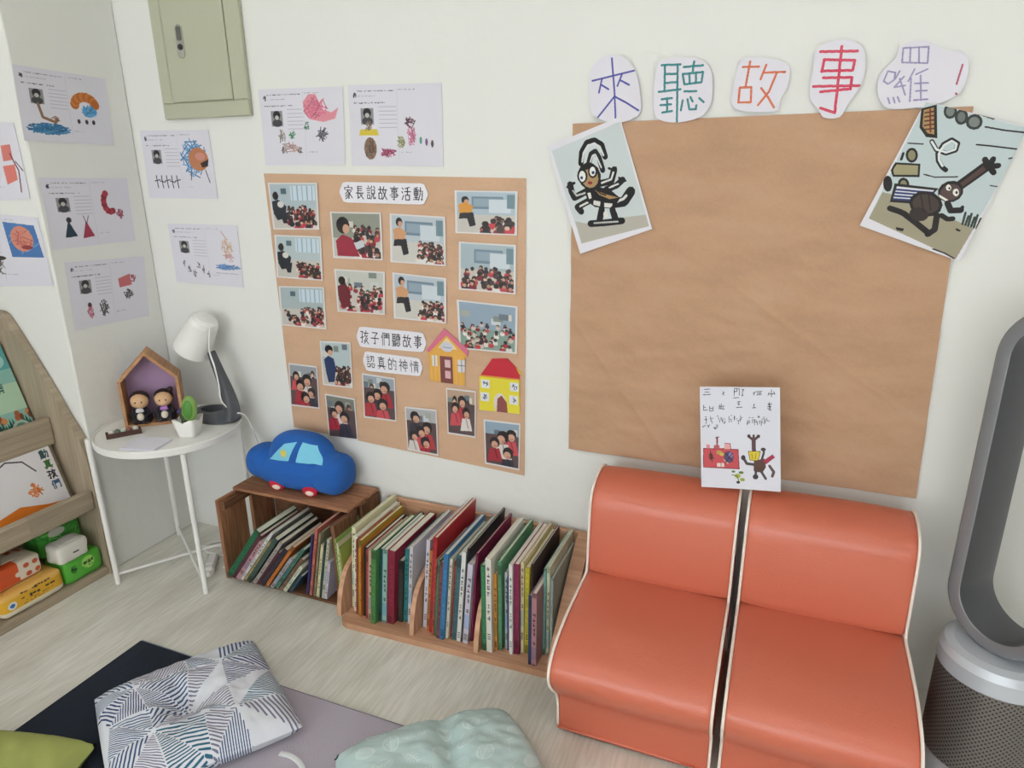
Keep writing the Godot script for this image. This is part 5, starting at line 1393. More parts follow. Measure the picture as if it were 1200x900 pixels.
		[1,0.0,"e6e4dc",[0.703,0.541,0.708,0.554,0.704,0.566,0.692,0.572,0.676,0.571,0.660,0.564,0.648,0.552,0.644,0.539,0.648,0.527,0.659,0.521,0.675,0.521,0.691,0.529]],
		[1,0.0,"2a2829",[0.691,0.543,0.693,0.548,0.692,0.553,0.687,0.555,0.681,0.555,0.675,0.552,0.671,0.547,0.669,0.542,0.670,0.538,0.674,0.535,0.680,0.536,0.687,0.538]],
		[1,0.0,"e6e4dc",[0.537,0.594,0.646,0.612,0.632,0.626,0.559,0.614]],
		[0,17.0,"2a2829",[0.651,0.635,0.709,0.679,0.793,0.654]],
		[0,9.9,"2a2829",[0.795,0.657,0.793,0.630]],
		[0,14.2,"2a2829",[0.654,0.731,0.720,0.743,0.763,0.728]],
		[0,6.4,"3b423d",[0.866,0.743,0.842,0.660]],
		[0,6.4,"3b423d",[0.893,0.742,0.882,0.677]],
		[0,6.4,"3b423d",[0.920,0.742,0.897,0.655]],
		[0,6.4,"3b423d",[0.947,0.741,0.937,0.672]],
		[0,6.4,"3b423d",[0.973,0.740,0.952,0.650]],
		[0,6.4,"3b423d",[1.000,0.740,0.993,0.667]],
		[1,0.0,"2a2829",[0.318,0.920,0.399,0.909,0.395,0.933,0.339,0.938]],
		[1,0.0,"2a2829",[0.825,0.785,0.879,0.787,0.874,0.801,0.841,0.801]],
		[0,4.2,"2a2829",[0.727,0.981,0.844,0.981,0.939,0.993]]])
	one("poster_print", card(v2(P[1]), 0.0112, 0.006, 0.0008), tmat(cv.tex(), 0.8), "tilted poster of a dark long-nosed beetle under a plane, beside the fan", "poster")
	cv = Cv.new(280, 360, Color("d9dbe6"), 1)
	draw(cv, [
		[0,2.2,"3c3c46",[0.061,0.025,0.131,0.022]],
		[0,2.2,"3c3c46",[0.065,0.051,0.122,0.049]],
		[0,2.2,"3c3c46",[0.042,0.077,0.138,0.073]],
		[0,2.2,"3c3c46",[0.288,0.069,0.314,0.052]],
		[0,2.2,"3c3c46",[0.301,0.044,0.307,0.081]],
		[0,2.2,"3c3c46",[0.442,0.014,0.440,0.083]],
		[0,2.2,"3c3c46",[0.442,0.014,0.477,0.014,0.476,0.042,0.444,0.043]],
		[0,2.2,"3c3c46",[0.491,0.014,0.505,0.014,0.503,0.079]],
		[0,2.2,"3c3c46",[0.429,0.103,0.497,0.099]],
		[0,2.2,"3c3c46",[0.535,0.022,0.561,0.022,0.543,0.042]],
		[0,2.2,"3c3c46",[0.543,0.042,0.545,0.082,0.531,0.079]],
		[0,2.2,"3c3c46",[0.674,0.049,0.691,0.061]],
		[0,2.2,"3c3c46",[0.679,0.074,0.701,0.038]],
		[0,2.2,"3c3c46",[0.718,0.041,0.780,0.037]],
		[0,2.2,"3c3c46",[0.721,0.055,0.770,0.054]],
		[0,2.2,"3c3c46",[0.717,0.072,0.774,0.066]],
		[0,2.2,"3c3c46",[0.898,0.022,0.896,0.086]],
		[0,2.2,"3c3c46",[0.867,0.048,0.858,0.072]],
		[0,2.2,"3c3c46",[0.925,0.039,0.939,0.062]],
		[0,2.2,"3c3c46",[0.867,0.062,0.928,0.059]],
		[0,2.2,"3c3c46",[0.048,0.178,0.047,0.228]],
		[0,2.2,"3c3c46",[0.047,0.200,0.074,0.199]],
		[0,2.2,"3c3c46",[0.043,0.228,0.096,0.225]],
		[0,2.2,"3c3c46",[0.127,0.188,0.125,0.235,0.169,0.230,0.167,0.192]],
		[0,2.2,"3c3c46",[0.135,0.210,0.161,0.207]],
		[0,2.2,"3c3c46",[0.244,0.191,0.311,0.183]],
		[0,2.2,"3c3c46",[0.276,0.162,0.268,0.212]],
		[0,2.2,"3c3c46",[0.244,0.213,0.255,0.170]],
		[0,2.2,"3c3c46",[0.293,0.198,0.310,0.215]],
		[0,2.2,"3c3c46",[0.258,0.205,0.296,0.215]],
		[0,2.2,"3c3c46",[0.479,0.142,0.514,0.139]],
		[0,2.2,"3c3c46",[0.497,0.132,0.495,0.175]],
		[0,2.2,"3c3c46",[0.465,0.194,0.535,0.190]],
		[0,2.2,"3c3c46",[0.478,0.157,0.508,0.165]],
		[0,2.2,"3c3c46",[0.684,0.159,0.683,0.188]],
		[0,2.2,"3c3c46",[0.662,0.195,0.705,0.192]],
		[0,2.2,"3c3c46",[0.852,0.158,0.899,0.154]],
		[0,2.2,"3c3c46",[0.851,0.180,0.894,0.176]],
		[0,2.2,"3c3c46",[0.874,0.137,0.872,0.215]],
		[0,2.2,"3c3c46",[0.851,0.197,0.893,0.216]],
		[0,2.2,"3c3c46",[0.859,0.148,0.889,0.201]],
		[0,1.9,"3c3c46",[0.077,0.302,0.083,0.324]],
		[0,1.9,"3c3c46",[0.061,0.293,0.080,0.290]],
		[0,1.9,"3c3c46",[0.073,0.305,0.078,0.333]],
		[0,1.9,"3c3c46",[0.051,0.321,0.082,0.320]],
		[0,1.9,"3c3c46",[0.077,0.330,0.072,0.361]],
		[0,1.9,"3c3c46",[0.151,0.331,0.153,0.353]],
		[0,1.9,"3c3c46",[0.141,0.301,0.141,0.305]],
		[0,1.9,"3c3c46",[0.134,0.283,0.133,0.314]],
		[0,1.9,"3c3c46",[0.164,0.306,0.149,0.310]],
		[0,1.9,"3c3c46",[0.140,0.313,0.139,0.337]],
		[0,1.9,"3c3c46",[0.253,0.319,0.248,0.346]],
		[0,1.9,"3c3c46",[0.234,0.278,0.216,0.282]],
		[0,1.9,"3c3c46",[0.266,0.292,0.269,0.313]],
		[0,1.9,"3c3c46",[0.268,0.303,0.288,0.301]],
		[0,1.9,"3c3c46",[0.235,0.290,0.241,0.318]],
		[0,1.9,"3c3c46",[0.304,0.331,0.309,0.357]],
		[0,1.9,"3c3c46",[0.296,0.321,0.271,0.320]],
		[0,1.9,"3c3c46",[0.322,0.328,0.318,0.349]],
		[0,1.9,"3c3c46",[0.319,0.308,0.302,0.308]],
		[0,1.9,"3c3c46",[0.285,0.314,0.284,0.346]],
		[0,1.9,"3c3c46",[0.374,0.309,0.371,0.338]],
		[0,1.9,"3c3c46",[0.387,0.308,0.391,0.309]],
		[0,1.9,"3c3c46",[0.373,0.281,0.366,0.308]],
		[0,1.9,"3c3c46",[0.395,0.273,0.406,0.273]],
		[0,1.9,"3c3c46",[0.395,0.306,0.401,0.336]],
		[0,1.9,"3c3c46",[0.439,0.275,0.441,0.301]],
		[0,1.9,"3c3c46",[0.469,0.300,0.461,0.302]],
		[0,1.9,"3c3c46",[0.443,0.285,0.439,0.312]],
		[0,1.9,"3c3c46",[0.475,0.320,0.495,0.321]],
		[0,1.9,"3c3c46",[0.435,0.285,0.434,0.320]],
		[0,1.9,"3c3c46",[0.508,0.302,0.512,0.328]],
		[0,1.9,"3c3c46",[0.525,0.305,0.526,0.306]],
		[0,1.9,"3c3c46",[0.514,0.272,0.519,0.309]],
		[0,1.9,"3c3c46",[0.529,0.289,0.537,0.291]],
		[0,1.9,"3c3c46",[0.494,0.318,0.488,0.354]],
		[0,1.9,"3c3c46",[0.600,0.329,0.595,0.358]],
		[0,1.9,"3c3c46",[0.620,0.330,0.633,0.333]],
		[0,1.9,"3c3c46",[0.605,0.315,0.603,0.351]],
		[0,1.9,"3c3c46",[0.620,0.290,0.638,0.286]],
		[0,1.9,"3c3c46",[0.624,0.311,0.621,0.342]],
		[0,1.9,"3c3c46",[0.689,0.306,0.694,0.333]],
		[0,1.9,"3c3c46",[0.671,0.289,0.658,0.289]],
		[0,1.9,"3c3c46",[0.687,0.322,0.688,0.356]],
		[0,1.9,"3c3c46",[0.696,0.308,0.670,0.309]],
		[0,1.9,"3c3c46",[0.659,0.309,0.666,0.338]],
		[0,1.9,"3c3c46",[0.737,0.265,0.743,0.287]],
		[0,1.9,"3c3c46",[0.733,0.283,0.727,0.280]],
		[0,1.9,"3c3c46",[0.709,0.314,0.712,0.336]],
		[0,1.9,"3c3c46",[0.727,0.281,0.752,0.277]],
		[0,1.9,"3c3c46",[0.725,0.323,0.725,0.355]],
		[0,1.9,"3c3c46",[0.778,0.310,0.782,0.334]],
		[0,1.9,"3c3c46",[0.782,0.297,0.808,0.298]],
		[0,1.9,"3c3c46",[0.775,0.327,0.769,0.362]],
		[0,1.9,"3c3c46",[0.760,0.318,0.742,0.318]],
		[0,1.9,"3c3c46",[0.754,0.317,0.751,0.345]],
		[0,1.9,"3c3c46",[0.835,0.288,0.840,0.316]],
		[0,1.9,"3c3c46",[0.840,0.314,0.871,0.316]],
		[0,1.9,"3c3c46",[0.815,0.298,0.821,0.334]],
		[0,1.9,"3c3c46",[0.813,0.280,0.798,0.281]],
		[0,1.9,"3c3c46",[0.810,0.310,0.807,0.345]],
		[0,1.9,"3c3c46",[0.032,0.397,0.051,0.378]],
		[0,1.9,"3c3c46",[0.030,0.393,0.047,0.383]],
		[0,1.9,"3c3c46",[0.048,0.379,0.071,0.380]],
		[0,1.9,"3c3c46",[0.098,0.396,0.112,0.391]],
		[0,1.9,"3c3c46",[0.098,0.388,0.122,0.368]],
		[0,1.9,"3c3c46",[0.091,0.372,0.109,0.383]],
		[0,1.9,"3c3c46",[0.182,0.396,0.202,0.393]],
		[0,1.9,"3c3c46",[0.170,0.395,0.196,0.413]],
		[0,1.9,"3c3c46",[0.182,0.394,0.204,0.408]],
		[0,1.9,"3c3c46",[0.200,0.390,0.225,0.394]],
		[0,1.9,"3c3c46",[0.211,0.387,0.229,0.369]],
		[0,1.9,"3c3c46",[0.201,0.370,0.227,0.371]],
		[1,0.0,"c4525a",[0.037,0.607,0.300,0.595,0.484,0.604,0.491,0.796,0.032,0.793]],
		[0,2.7,"7a2f38",[0.037,0.607,0.032,0.797,0.491,0.796,0.479,0.604,0.037,0.607]],
		[1,0.0,"d98a90",[0.073,0.564,0.117,0.568,0.117,0.606,0.075,0.607]],
		[1,0.0,"b8606a",[0.174,0.570,0.239,0.567,0.247,0.605,0.168,0.606]],
		[0,5.4,"8a3a46",[0.215,0.491,0.213,0.567]],
		[0,3.2,"5a3a36",[0.197,0.496,0.236,0.487]],
		[1,0.0,"e0a6a8",[0.310,0.548,0.380,0.547,0.388,0.604,0.303,0.605]],
		[0,2.2,"8a3a46",[0.310,0.548,0.380,0.547,0.388,0.604]],
		[1,0.0,"b59a56",[0.276,0.641,0.271,0.652,0.256,0.661,0.237,0.664,0.218,0.661,0.204,0.653,0.199,0.641,0.204,0.630,0.219,0.621,0.238,0.618,0.257,0.621,0.271,0.629]],
		[1,0.0,"c9b254",[0.300,0.658,0.296,0.666,0.286,0.673,0.272,0.675,0.258,0.673,0.248,0.667,0.244,0.658,0.248,0.650,0.259,0.643,0.273,0.641,0.287,0.643,0.297,0.649]],
		[1,0.0,"6d3c36",[0.159,0.685,0.155,0.703,0.144,0.717,0.130,0.722,0.116,0.717,0.106,0.704,0.103,0.685,0.107,0.666,0.118,0.653,0.132,0.648,0.146,0.653,0.156,0.666]],
		[1,0.0,"5a4a6e",[0.422,0.683,0.413,0.713,0.389,0.735,0.358,0.743,0.326,0.735,0.304,0.714,0.296,0.684,0.305,0.654,0.329,0.631,0.361,0.623,0.392,0.631,0.415,0.653]],
		[1,0.0,"8a7fb4",[0.414,0.661,0.410,0.674,0.400,0.684,0.385,0.687,0.371,0.684,0.361,0.675,0.358,0.662,0.362,0.649,0.373,0.639,0.387,0.636,0.401,0.639,0.411,0.648]],
		[0,2.7,"3a2c34",[0.124,0.628,0.147,0.742]],
		[0,2.7,"3a2c34",[0.114,0.663,0.166,0.706]],
		[0,2.7,"e6c9a8",[0.297,0.712,0.349,0.748]],
		[0,2.7,"2f2a33",[0.316,0.641,0.411,0.726]],
		[0,2.7,"2f2a33",[0.413,0.640,0.314,0.741]],
		[1,0.0,"e2d2cc",[0.208,0.749,0.296,0.744,0.304,0.784,0.207,0.787]],
		[0,2.2,"7a2f38",[0.261,0.744,0.260,0.787]],
		[0,14.0,"594348",[0.677,0.609,0.675,0.495]],
		[0,8.6,"594348",[0.674,0.509,0.616,0.470]],
		[0,8.6,"594348",[0.674,0.509,0.728,0.469]],
		[0,7.6,"594348",[0.675,0.495,0.676,0.459]],
		[1,0.0,"4a3a3e",[0.637,0.467,0.634,0.475,0.626,0.482,0.615,0.484,0.605,0.482,0.597,0.476,0.595,0.467,0.598,0.459,0.606,0.452,0.616,0.450,0.627,0.452,0.634,0.458]],
		[1,0.0,"4a3a3e",[0.754,0.466,0.751,0.475,0.743,0.481,0.733,0.483,0.722,0.481,0.715,0.475,0.712,0.466,0.715,0.458,0.723,0.451,0.734,0.449,0.744,0.451,0.752,0.457]],
		[1,0.0,"d8c43c",[0.607,0.617,0.756,0.612,0.727,0.709,0.627,0.703]],
		[0,2.2,"6a5a20",[0.607,0.617,0.756,0.612,0.727,0.709,0.627,0.703,0.607,0.617]],
		[0,2.2,"8a7420",[0.650,0.638,0.657,0.688]],
		[0,2.2,"8a7420",[0.703,0.635,0.692,0.688]],
		[1,0.0,"5b423c",[0.674,0.709,0.807,0.680,0.822,0.766,0.777,0.823,0.672,0.809]],
		[0,9.7,"4c4448",[0.673,0.745,0.586,0.739,0.543,0.682]],
		[1,0.0,"3f393d",[0.572,0.682,0.567,0.695,0.557,0.704,0.543,0.708,0.529,0.704,0.519,0.695,0.515,0.682,0.519,0.669,0.530,0.660,0.544,0.656,0.558,0.659,0.568,0.669]],
		[0,7.6,"4c4448",[0.771,0.694,0.799,0.623,0.792,0.587]],
		[1,0.0,"3f393d",[0.823,0.591,0.819,0.600,0.807,0.606,0.791,0.609,0.775,0.606,0.764,0.600,0.760,0.592,0.764,0.583,0.776,0.577,0.792,0.574,0.808,0.577,0.819,0.583]],
		[1,0.0,"a83a52",[0.789,0.702,0.904,0.636,0.933,0.665,0.823,0.737]],
		[0,8.6,"4c4448",[0.698,0.809,0.693,0.881]],
		[1,0.0,"3a3438",[0.728,0.866,0.723,0.879,0.710,0.889,0.692,0.892,0.675,0.889,0.662,0.880,0.658,0.867,0.663,0.854,0.676,0.844,0.694,0.841,0.711,0.844,0.724,0.853]],
		[0,8.6,"4c4448",[0.768,0.816,0.819,0.880]],
		[0,9.7,"5a4c50",[0.866,0.751,0.917,0.808,0.899,0.851]],
		[1,0.0,"a8b44a",[0.507,0.868,0.502,0.879,0.487,0.888,0.468,0.891,0.449,0.888,0.435,0.880,0.430,0.868,0.435,0.857,0.450,0.848,0.469,0.845,0.488,0.848,0.502,0.856]],
		[1,0.0,"5f7a3a",[0.545,0.832,0.540,0.839,0.529,0.844,0.513,0.846,0.497,0.845,0.486,0.839,0.482,0.832,0.486,0.825,0.498,0.820,0.514,0.818,0.529,0.820,0.541,0.825]],
		[1,0.0,"5f7a3a",[0.441,0.825,0.438,0.831,0.429,0.835,0.417,0.837,0.404,0.836,0.395,0.831,0.392,0.826,0.396,0.820,0.405,0.816,0.417,0.814,0.429,0.816,0.438,0.820]],
		[1,0.0,"3c3c2c",[0.500,0.932,0.497,0.939,0.487,0.945,0.475,0.947,0.463,0.945,0.454,0.940,0.451,0.932,0.454,0.925,0.464,0.920,0.476,0.918,0.488,0.920,0.497,0.925]],
		[1,0.0,"8fa044",[0.560,0.903,0.556,0.912,0.544,0.918,0.528,0.921,0.513,0.918,0.501,0.912,0.497,0.904,0.502,0.895,0.513,0.889,0.529,0.886,0.545,0.888,0.556,0.895]],
		[0,2.7,"4a5a2c",[0.398,0.861,0.460,0.868,0.485,0.918]]])
	var o := one("drawing_card", card(v2([-0.1589,0.8154,0.0165,0.8328,0.0446,0.5783,-0.1361,0.5601]), 0.0, 0.004, 0.0008), tmat(cv.tex(), 0.75), "child's crayon drawing with handwriting, propped on the sofa tops", "drawing", Vector3(0, 0, 0.165))
	o.name = o.name

func crayon(cv: Cv, s: PackedVector2Array, lo: Vector2, hi: Vector2, sc: float, c: Color, wd: float) -> void:
	var p := PackedVector2Array()
	for q in s: p.append(Vector2((q.x - lo.x) * sc, (hi.y - q.y) * sc))
	cv.line_px(p, wd, c)
	for i in 2:   # wax breaks
		var q := PackedVector2Array()
		for w in p: q.append(w + Vector2(cv.rng.randf_range(-1.6, 1.6), cv.rng.randf_range(-1.6, 1.6)))
		cv.line_px(q, 1.2, c.lightened(0.25))

func panel_box() -> void:
	var t := thing("wall_cabinet", "grey-green metal electrical cabinet with a lock, high on the wall", "electrical cabinet", Vector3(-1.712, 1.473, 0))
	var m := mat(Color("b7b8a2"), 0.45)
	var H := 0.62
	var b := Mb.new()
	b.box(Vector3(-0.172, 0, 0), Vector3(0.172, 0.045, 0.018), 0.003)
	b.box(Vector3(-0.172, H - 0.045, 0), Vector3(0.172, H, 0.018), 0.003)
	b.box(Vector3(-0.172, 0.045, 0), Vector3(-0.129, H - 0.045, 0.018), 0.003)
	b.box(Vector3(0.117, 0.045, 0), Vector3(0.172, H - 0.045, 0.018), 0.003)
	b.box(Vector3(-0.13, 0.04, 0), Vector3(0.12, H - 0.04, 0.008), 0.0)
	part("frame", b, m, t)
	b = Mb.new()
	b.box(Vector3(-0.127, 0.048, 0.008), Vector3(0.1135, H - 0.048, 0.0175), 0.002)
	var d := part("door", b, m, t)
	var chrome := mat(Color("c4c5bf"), 0.25, 0.85)
	b = Mb.new()
	var ov := PackedVector2Array()
	for k in 28:
		var a := TAU * k / 28
		ov.append(Vector2(cos(a) * 0.014, sin(a) * 0.014 + (0.033 if sin(a) > 0 else -0.033)))
	b.prism(ov, 0.0175, 0.0205)
	part("lock_plate", b, chrome, d, Vector3(-0.062, 0.217, 0))
	b = Mb.new()
	var ov2 := PackedVector2Array()
	for p in ov: ov2.append(Vector2(p.x * 0.6, p.y * 0.42 + 0.022))
	b.prism(ov2, 0.0206, 0.022)
	part("finger_pull", b, mat(Color("6d6e68"), 0.35, 0.6), d, Vector3(-0.062, 0.217, 0))
	b = Mb.new()
	b.lathe([Vector2(0, 0.0), Vector2(0.009, 0.0), Vector2(0.008, 0.003), Vector2(0, 0.003)], 16, Transform3D(Basis(Vector3(1, 0, 0), PI / 2), Vector3(-0.062, 0.202, 0.0206)))
	part("keyhole", b, M.black, d)

# ---------------------------------------------------------------- plush car
func car_sd(p: Vector3) -> float:
	var best := 1e9
	for e in [[Vector3(-0.168, 0.08, 0), Vector3(0.062, 0.064, 0.075)], [Vector3(0.165, 0.072, 0), Vector3(0.066, 0.076, 0.08)], [Vector3(0.022, 0.11, 0), Vector3(0.142, 0.113, 0.068)], [Vector3(0.0, 0.06, 0), Vector3(0.2, 0.066, 0.085)]]:
		var q: Vector3 = (p - e[0]) / e[1]
		var l := pow(pow(absf(q.x), 2.6) + pow(absf(q.y), 2.6) + pow(absf(q.z), 2.6), 1.0 / 2.6)
		var d: float = (l - 1.0) * 0.07
		var k := 0.012
		var h := clampf(0.5 + 0.5 * (best - d) / k, 0.0, 1.0)
		best = d if best > 1e8 else lerpf(best, d, h) - k * h * (1.0 - h)
	return best

func car_nets(lo: Vector3, hi: Vector3, c: float) -> Mb:
	var b := Mb.new()
	var nx := int((hi.x - lo.x) / c); var ny := int((hi.y - lo.y) / c); var nz := int((hi.z - lo.z) / c)
	var val := PackedFloat32Array(); val.resize((nx + 1) * (ny + 1) * (nz + 1))
	for i in nx + 1:
		for j in ny + 1:
			for k in nz + 1: val[(i * (ny + 1) + j) * (nz + 1) + k] = car_sd(lo + Vector3(i, j, k) * c)
	var vert := {}
	var at := func(i, j, k): return val[(i * (ny + 1) + j) * (nz + 1) + k]
	for i in nx:
		for j in ny:
			for k in nz:
				var s := Vector3.ZERO; var n := 0
				var cs := []
				for d in 8: cs.append(at.call(i + (d & 1), j + ((d >> 1) & 1), k + (d >> 2)))
				var neg := 0
				for d in 8: if cs[d] < 0: neg += 1
				if neg == 0 or neg == 8: continue
				for e in [[0, 1], [2, 3], [4, 5], [6, 7], [0, 2], [1, 3], [4, 6], [5, 7], [0, 4], [1, 5], [2, 6], [3, 7]]:
					var a: float = cs[e[0]]; var q: float = cs[e[1]]
					if (a < 0) != (q < 0):
						var t := a / (a - q)
						var pa := Vector3(e[0] & 1, (e[0] >> 1) & 1, e[0] >> 2); var pb := Vector3(e[1] & 1, (e[1] >> 1) & 1, e[1] >> 2)
						s += pa.lerp(pb, t); n += 1
				var p := lo + (Vector3(i, j, k) + s / n) * c
				var g := Vector3(car_sd(p + Vector3(0.003, 0, 0)) - car_sd(p - Vector3(0.003, 0, 0)), car_sd(p + Vector3(0, 0.003, 0)) - car_sd(p - Vector3(0, 0.003, 0)), car_sd(p + Vector3(0, 0, 0.003)) - car_sd(p - Vector3(0, 0, 0.003))).normalized()
				vert[Vector3i(i, j, k)] = [p, g]
	for key in vert:
		var i: int = key.x; var j: int = key.y; var k: int = key.z
		for ax in 3:
			var o := Vector3i.ZERO; o[ax] = 1
			var a: float = at.call(i, j, k); var q: float = at.call(i + o.x, j + o.y, k + o.z)
			if (a < 0) == (q < 0): continue
			var u := Vector3i.ZERO; u[(ax + 1) % 3] = 1
			var v := Vector3i.ZERO; v[(ax + 2) % 3] = 1
			if not (vert.has(key - u) and vert.has(key - v) and vert.has(key - u - v)): continue
			var A = vert[key]; var B = vert[key - u]; var C = vert[key - u - v]; var D = vert[key - v]
			b.tri(A[0], B[0], C[0], A[1], B[1], C[1]); b.tri(A[0], C[0], D[0], A[1], C[1], D[1])
	return b

func on_car(x: float, y: float) -> Vector3:
	var z := 0.12
	for i in 60:
		if car_sd(Vector3(x, y, z)) < 0.0: break
		z -= 0.002
	return Vector3(x, y, z + 0.003)

func car_patch(pts: Array, lift := 0.0) -> Mb:   # four corners TL TR BR BL as x, y on the car's near side
	var b := Mb.new()
	var q := v2(pts)
	var g := []
	for i in 11:
		var r := []
		for j in 11:
			var p := q[0].lerp(q[1], j / 10.0).lerp(q[3].lerp(q[2], j / 10.0), i / 10.0)
			r.append(on_car(p.x, p.y) + Vector3(0, 0, lift))
		g.append(r)
	b.grid(g, -1.0)
	return b

func plush_car() -> void:
	var t := thing("plush_car", "blue plush toy car with pale blue windows, lying on the crate", "plush toy", Vector3(-1.432, 0.3105, 0.09))
	t.scale = Vector3.ONE * 0.85
	var blue := noise_mat(Color("2160b4"), 0.95, 0.09, 3.0, 9.0)
	blue.rim_enabled = true; blue.rim = 0.4
	part("body", car_nets(Vector3(-0.25, -0.012, -0.1), Vector3(0.25, 0.24, 0.1), 0.008), blue, t)
	var sky := hexm("7fcdea", 0.8)
	var w := part("window_patch", car_patch([-0.014, 0.19, 0.042, 0.203, 0.006, 0.126, -0.095, 0.115]), sky, t)
	var star := Mb.new()
	var pl := PackedVector2Array()
	for k in 10: pl.append(Vector2.from_angle(PI / 2 + TAU * k / 10) * (0.02 if k % 2 == 0 else 0.011))
	var c := Vector2(-0.014, 0.155)
	for k in 10:
		var a := c + pl[k]; var d := c + pl[(k + 1) % 10]
		var A := on_car(c.x, c.y) + Vector3(0, 0, 0.002); var B := on_car(a.x, a.y) + Vector3(0, 0, 0.002); var D := on_car(d.x, d.y) + Vector3(0, 0, 0.002)
		var nn := Vector3(0, 0, 1)
		star.tri(A, B, D, nn, nn, nn)
	part("star_patch", star, hexm("d9c85a", 0.85), w)
	part("window_patch", car_patch([0.066, 0.204, 0.122, 0.194, 0.158, 0.13, 0.04, 0.126]), sky, t)
	for x in [-0.065, 0.092]:
		var wh := Mb.new(); var hub := Mb.new()
		wh.ball(Vector3(x, 0.018, 0.066), Vector3(0.036, 0.026, 0.018), 8, 18)
		part("wheel", wh, hexm("c8253f", 0.9), t)
		hub.ball(Vector3(x + 0.006, 0.013, 0.078), Vector3(0.02, 0.012, 0.009), 6, 14)
		part("hub", hub, hexm("ead9c8", 0.9), t)
	var l := Mb.new(); l.ball(Vector3(-0.222, 0.075, 0.03), Vector3(0.01, 0.018, 0.014), 6, 10)
	part("head_lamp_patch", l, hexm("8a8fb8", 0.9), t)

# ---------------------------------------------------------------- on the side table
func table_things() -> void:
	var Y := 0.5085
	# house-shaped box
	var yaw := deg_to_rad(42)
	var t := thing("house_shaped_box", "open house-shaped wooden box with lilac inside on the side table", "display box", Vector3(-1.893, Y, 0.232), yaw)
	var w := 0.089; var eh := 0.16; var ah := 0.252; var th := 0.009; var dp := 0.085
	var outer := v2([-w, 0, w, 0, w, eh, 0, ah, -w, eh])
	var walls := [[0, 1, "bottom_board"], [1, 2, "side_board"], [2, 3, "roof_board"], [3, 4, "roof_board"], [4, 0, "side_board"]]
	var ctr := Vector2(0, 0.1)
	var inner := PackedVector2Array()
	for o in Geometry2D.offset_polygon(outer, -th, Geometry2D.JOIN_MITER)[0]: inner.append(o)
	# pair inner corners with the nearest outer corner
	var ins := []
	for p in outer:
		var bst := inner[0]
		for q in inner: if q.distance_to(p) < bst.distance_to(p): bst = q
		ins.append(bst)
	for q in walls:
		var b := Mb.new()
		b.prism(PackedVector2Array([outer[q[0]], outer[q[1]], ins[q[1]], ins[q[0]]]), -dp, 0.0, Transform3D(), Vector2.ZERO, Vector2.ONE)
		part(q[2], b, M.house, t)
	var b := Mb.new()
	var inn := PackedVector2Array()
	for p in ins: inn.append(p * Vector2(0.995, 0.998) + Vector2(0, 0.0002))
	b.prism(inn, -dp + 0.001, -dp + 0.007)
	part("back_board", b, hexm("ab8db0", 0.75), t)
	# two dolls
	for k in 2:
		var f := thing("doll_figurine", ["small doll with tan head, dark hair and white bow in the house-shaped box", "small doll with tan head and lilac ribbon in the house-shaped box"][k], "figurine", Vector3(-1.893, Y + 0.0092, 0.232) + Vector3([-0.0395, 0.0325][k], 0, -0.03).rotated(Vector3.UP, yaw), yaw, "dolls in the house box")
		f.scale = Vector3.ONE * 1.18
		var tan := hexm("dcb48c", 0.7); var hair := hexm("2e1e1c", 0.6); var cloth := hexm("24222c", 0.8)
		var bd := Mb.new()
		bd.lathe([Vector2(0, 0), Vector2(0.024, 0), Vector2(0.028, 0.008), Vector2(0.026, 0.022), Vector2(0.018, 0.036), Vector2(0.012, 0.042), Vector2(0, 0.044)], 20)
		part("body", bd, cloth, f)
		bd = Mb.new(); bd.ball(Vector3(0, 0.062, 0.004), Vector3(0.0235, 0.022, 0.021), 10, 18); part("head", bd, tan, f)
		bd = Mb.new(); bd.ball(Vector3(0, 0.068, -0.005), Vector3(0.0255, 0.021, 0.021), 10, 18)
		if k == 1: bd.ball(Vector3(0.02, 0.086, -0.002), Vector3(0.008, 0.008, 0.007), 6, 10)
		part("hair", bd, hair, f)
		for s in [-1, 1]:
			bd = Mb.new(); bd.tube([Vector3(s * 0.014, 0.035, 0.004), Vector3(s * 0.023, 0.026, 0.012), Vector3(s * 0.012, 0.02, 0.024)], [0.006, 0.0058, 0.005], 8); part("arm", bd, cloth, f)
			bd = Mb.new(); bd.ball(Vector3(s * 0.013, 0.006, 0.026), Vector3(0.009, 0.006, 0.011), 6, 10); part("foot", bd, hair if k == 0 else hexm("3a2f30", 0.6), f)
			bd = Mb.new(); bd.ball(Vector3(s * 0.011, 0.037, 0.02), Vector3(0.011, 0.0055, 0.004), 6, 10, Transform3D(Basis(Vector3(0, 0, 1), s * 0.3), Vector3.ZERO)); part("bow_loop", bd, hexm("d9d6dc" if k == 0 else "b07ac4", 0.7), f)
			bd = Mb.new(); bd.ball(Vector3(s * 0.008, 0.063, 0.0245), Vector3(0.002, 0.0026, 0.0015), 5, 8); part("eye", bd, M.black, f)
		bd = Mb.new(); bd.ball(Vector3(0, 0.02, 0.022), Vector3(0.01, 0.012, 0.008), 8, 12); part("bouquet", bd, hexm("ddd2c0", 0.8), f)
	# tray with pebbles
	var tr := thing("trinket_tray", "small dark wooden tray of pale stones at the side table's edge", "tray", Vector3(-1.912, Y, 0.335), deg_to_rad(56))
	b = Mb.new()
	b.box(Vector3(-0.048, 0, -0.014), Vector3(0.048, 0.006, 0.014), 0.001)
	for z in [-0.0145, 0.0125]: b.box(Vector3(-0.05, 0.0, z), Vector3(0.05, 0.016, z + 0.002), 0.0006)
	for x in [-0.05, 0.048]: b.box(Vector3(x, 0.0, -0.0124), Vector3(x + 0.002, 0.016, 0.0124), 0.0006)
	part("tray_body", b, hexm("4c3029", 0.6), tr)
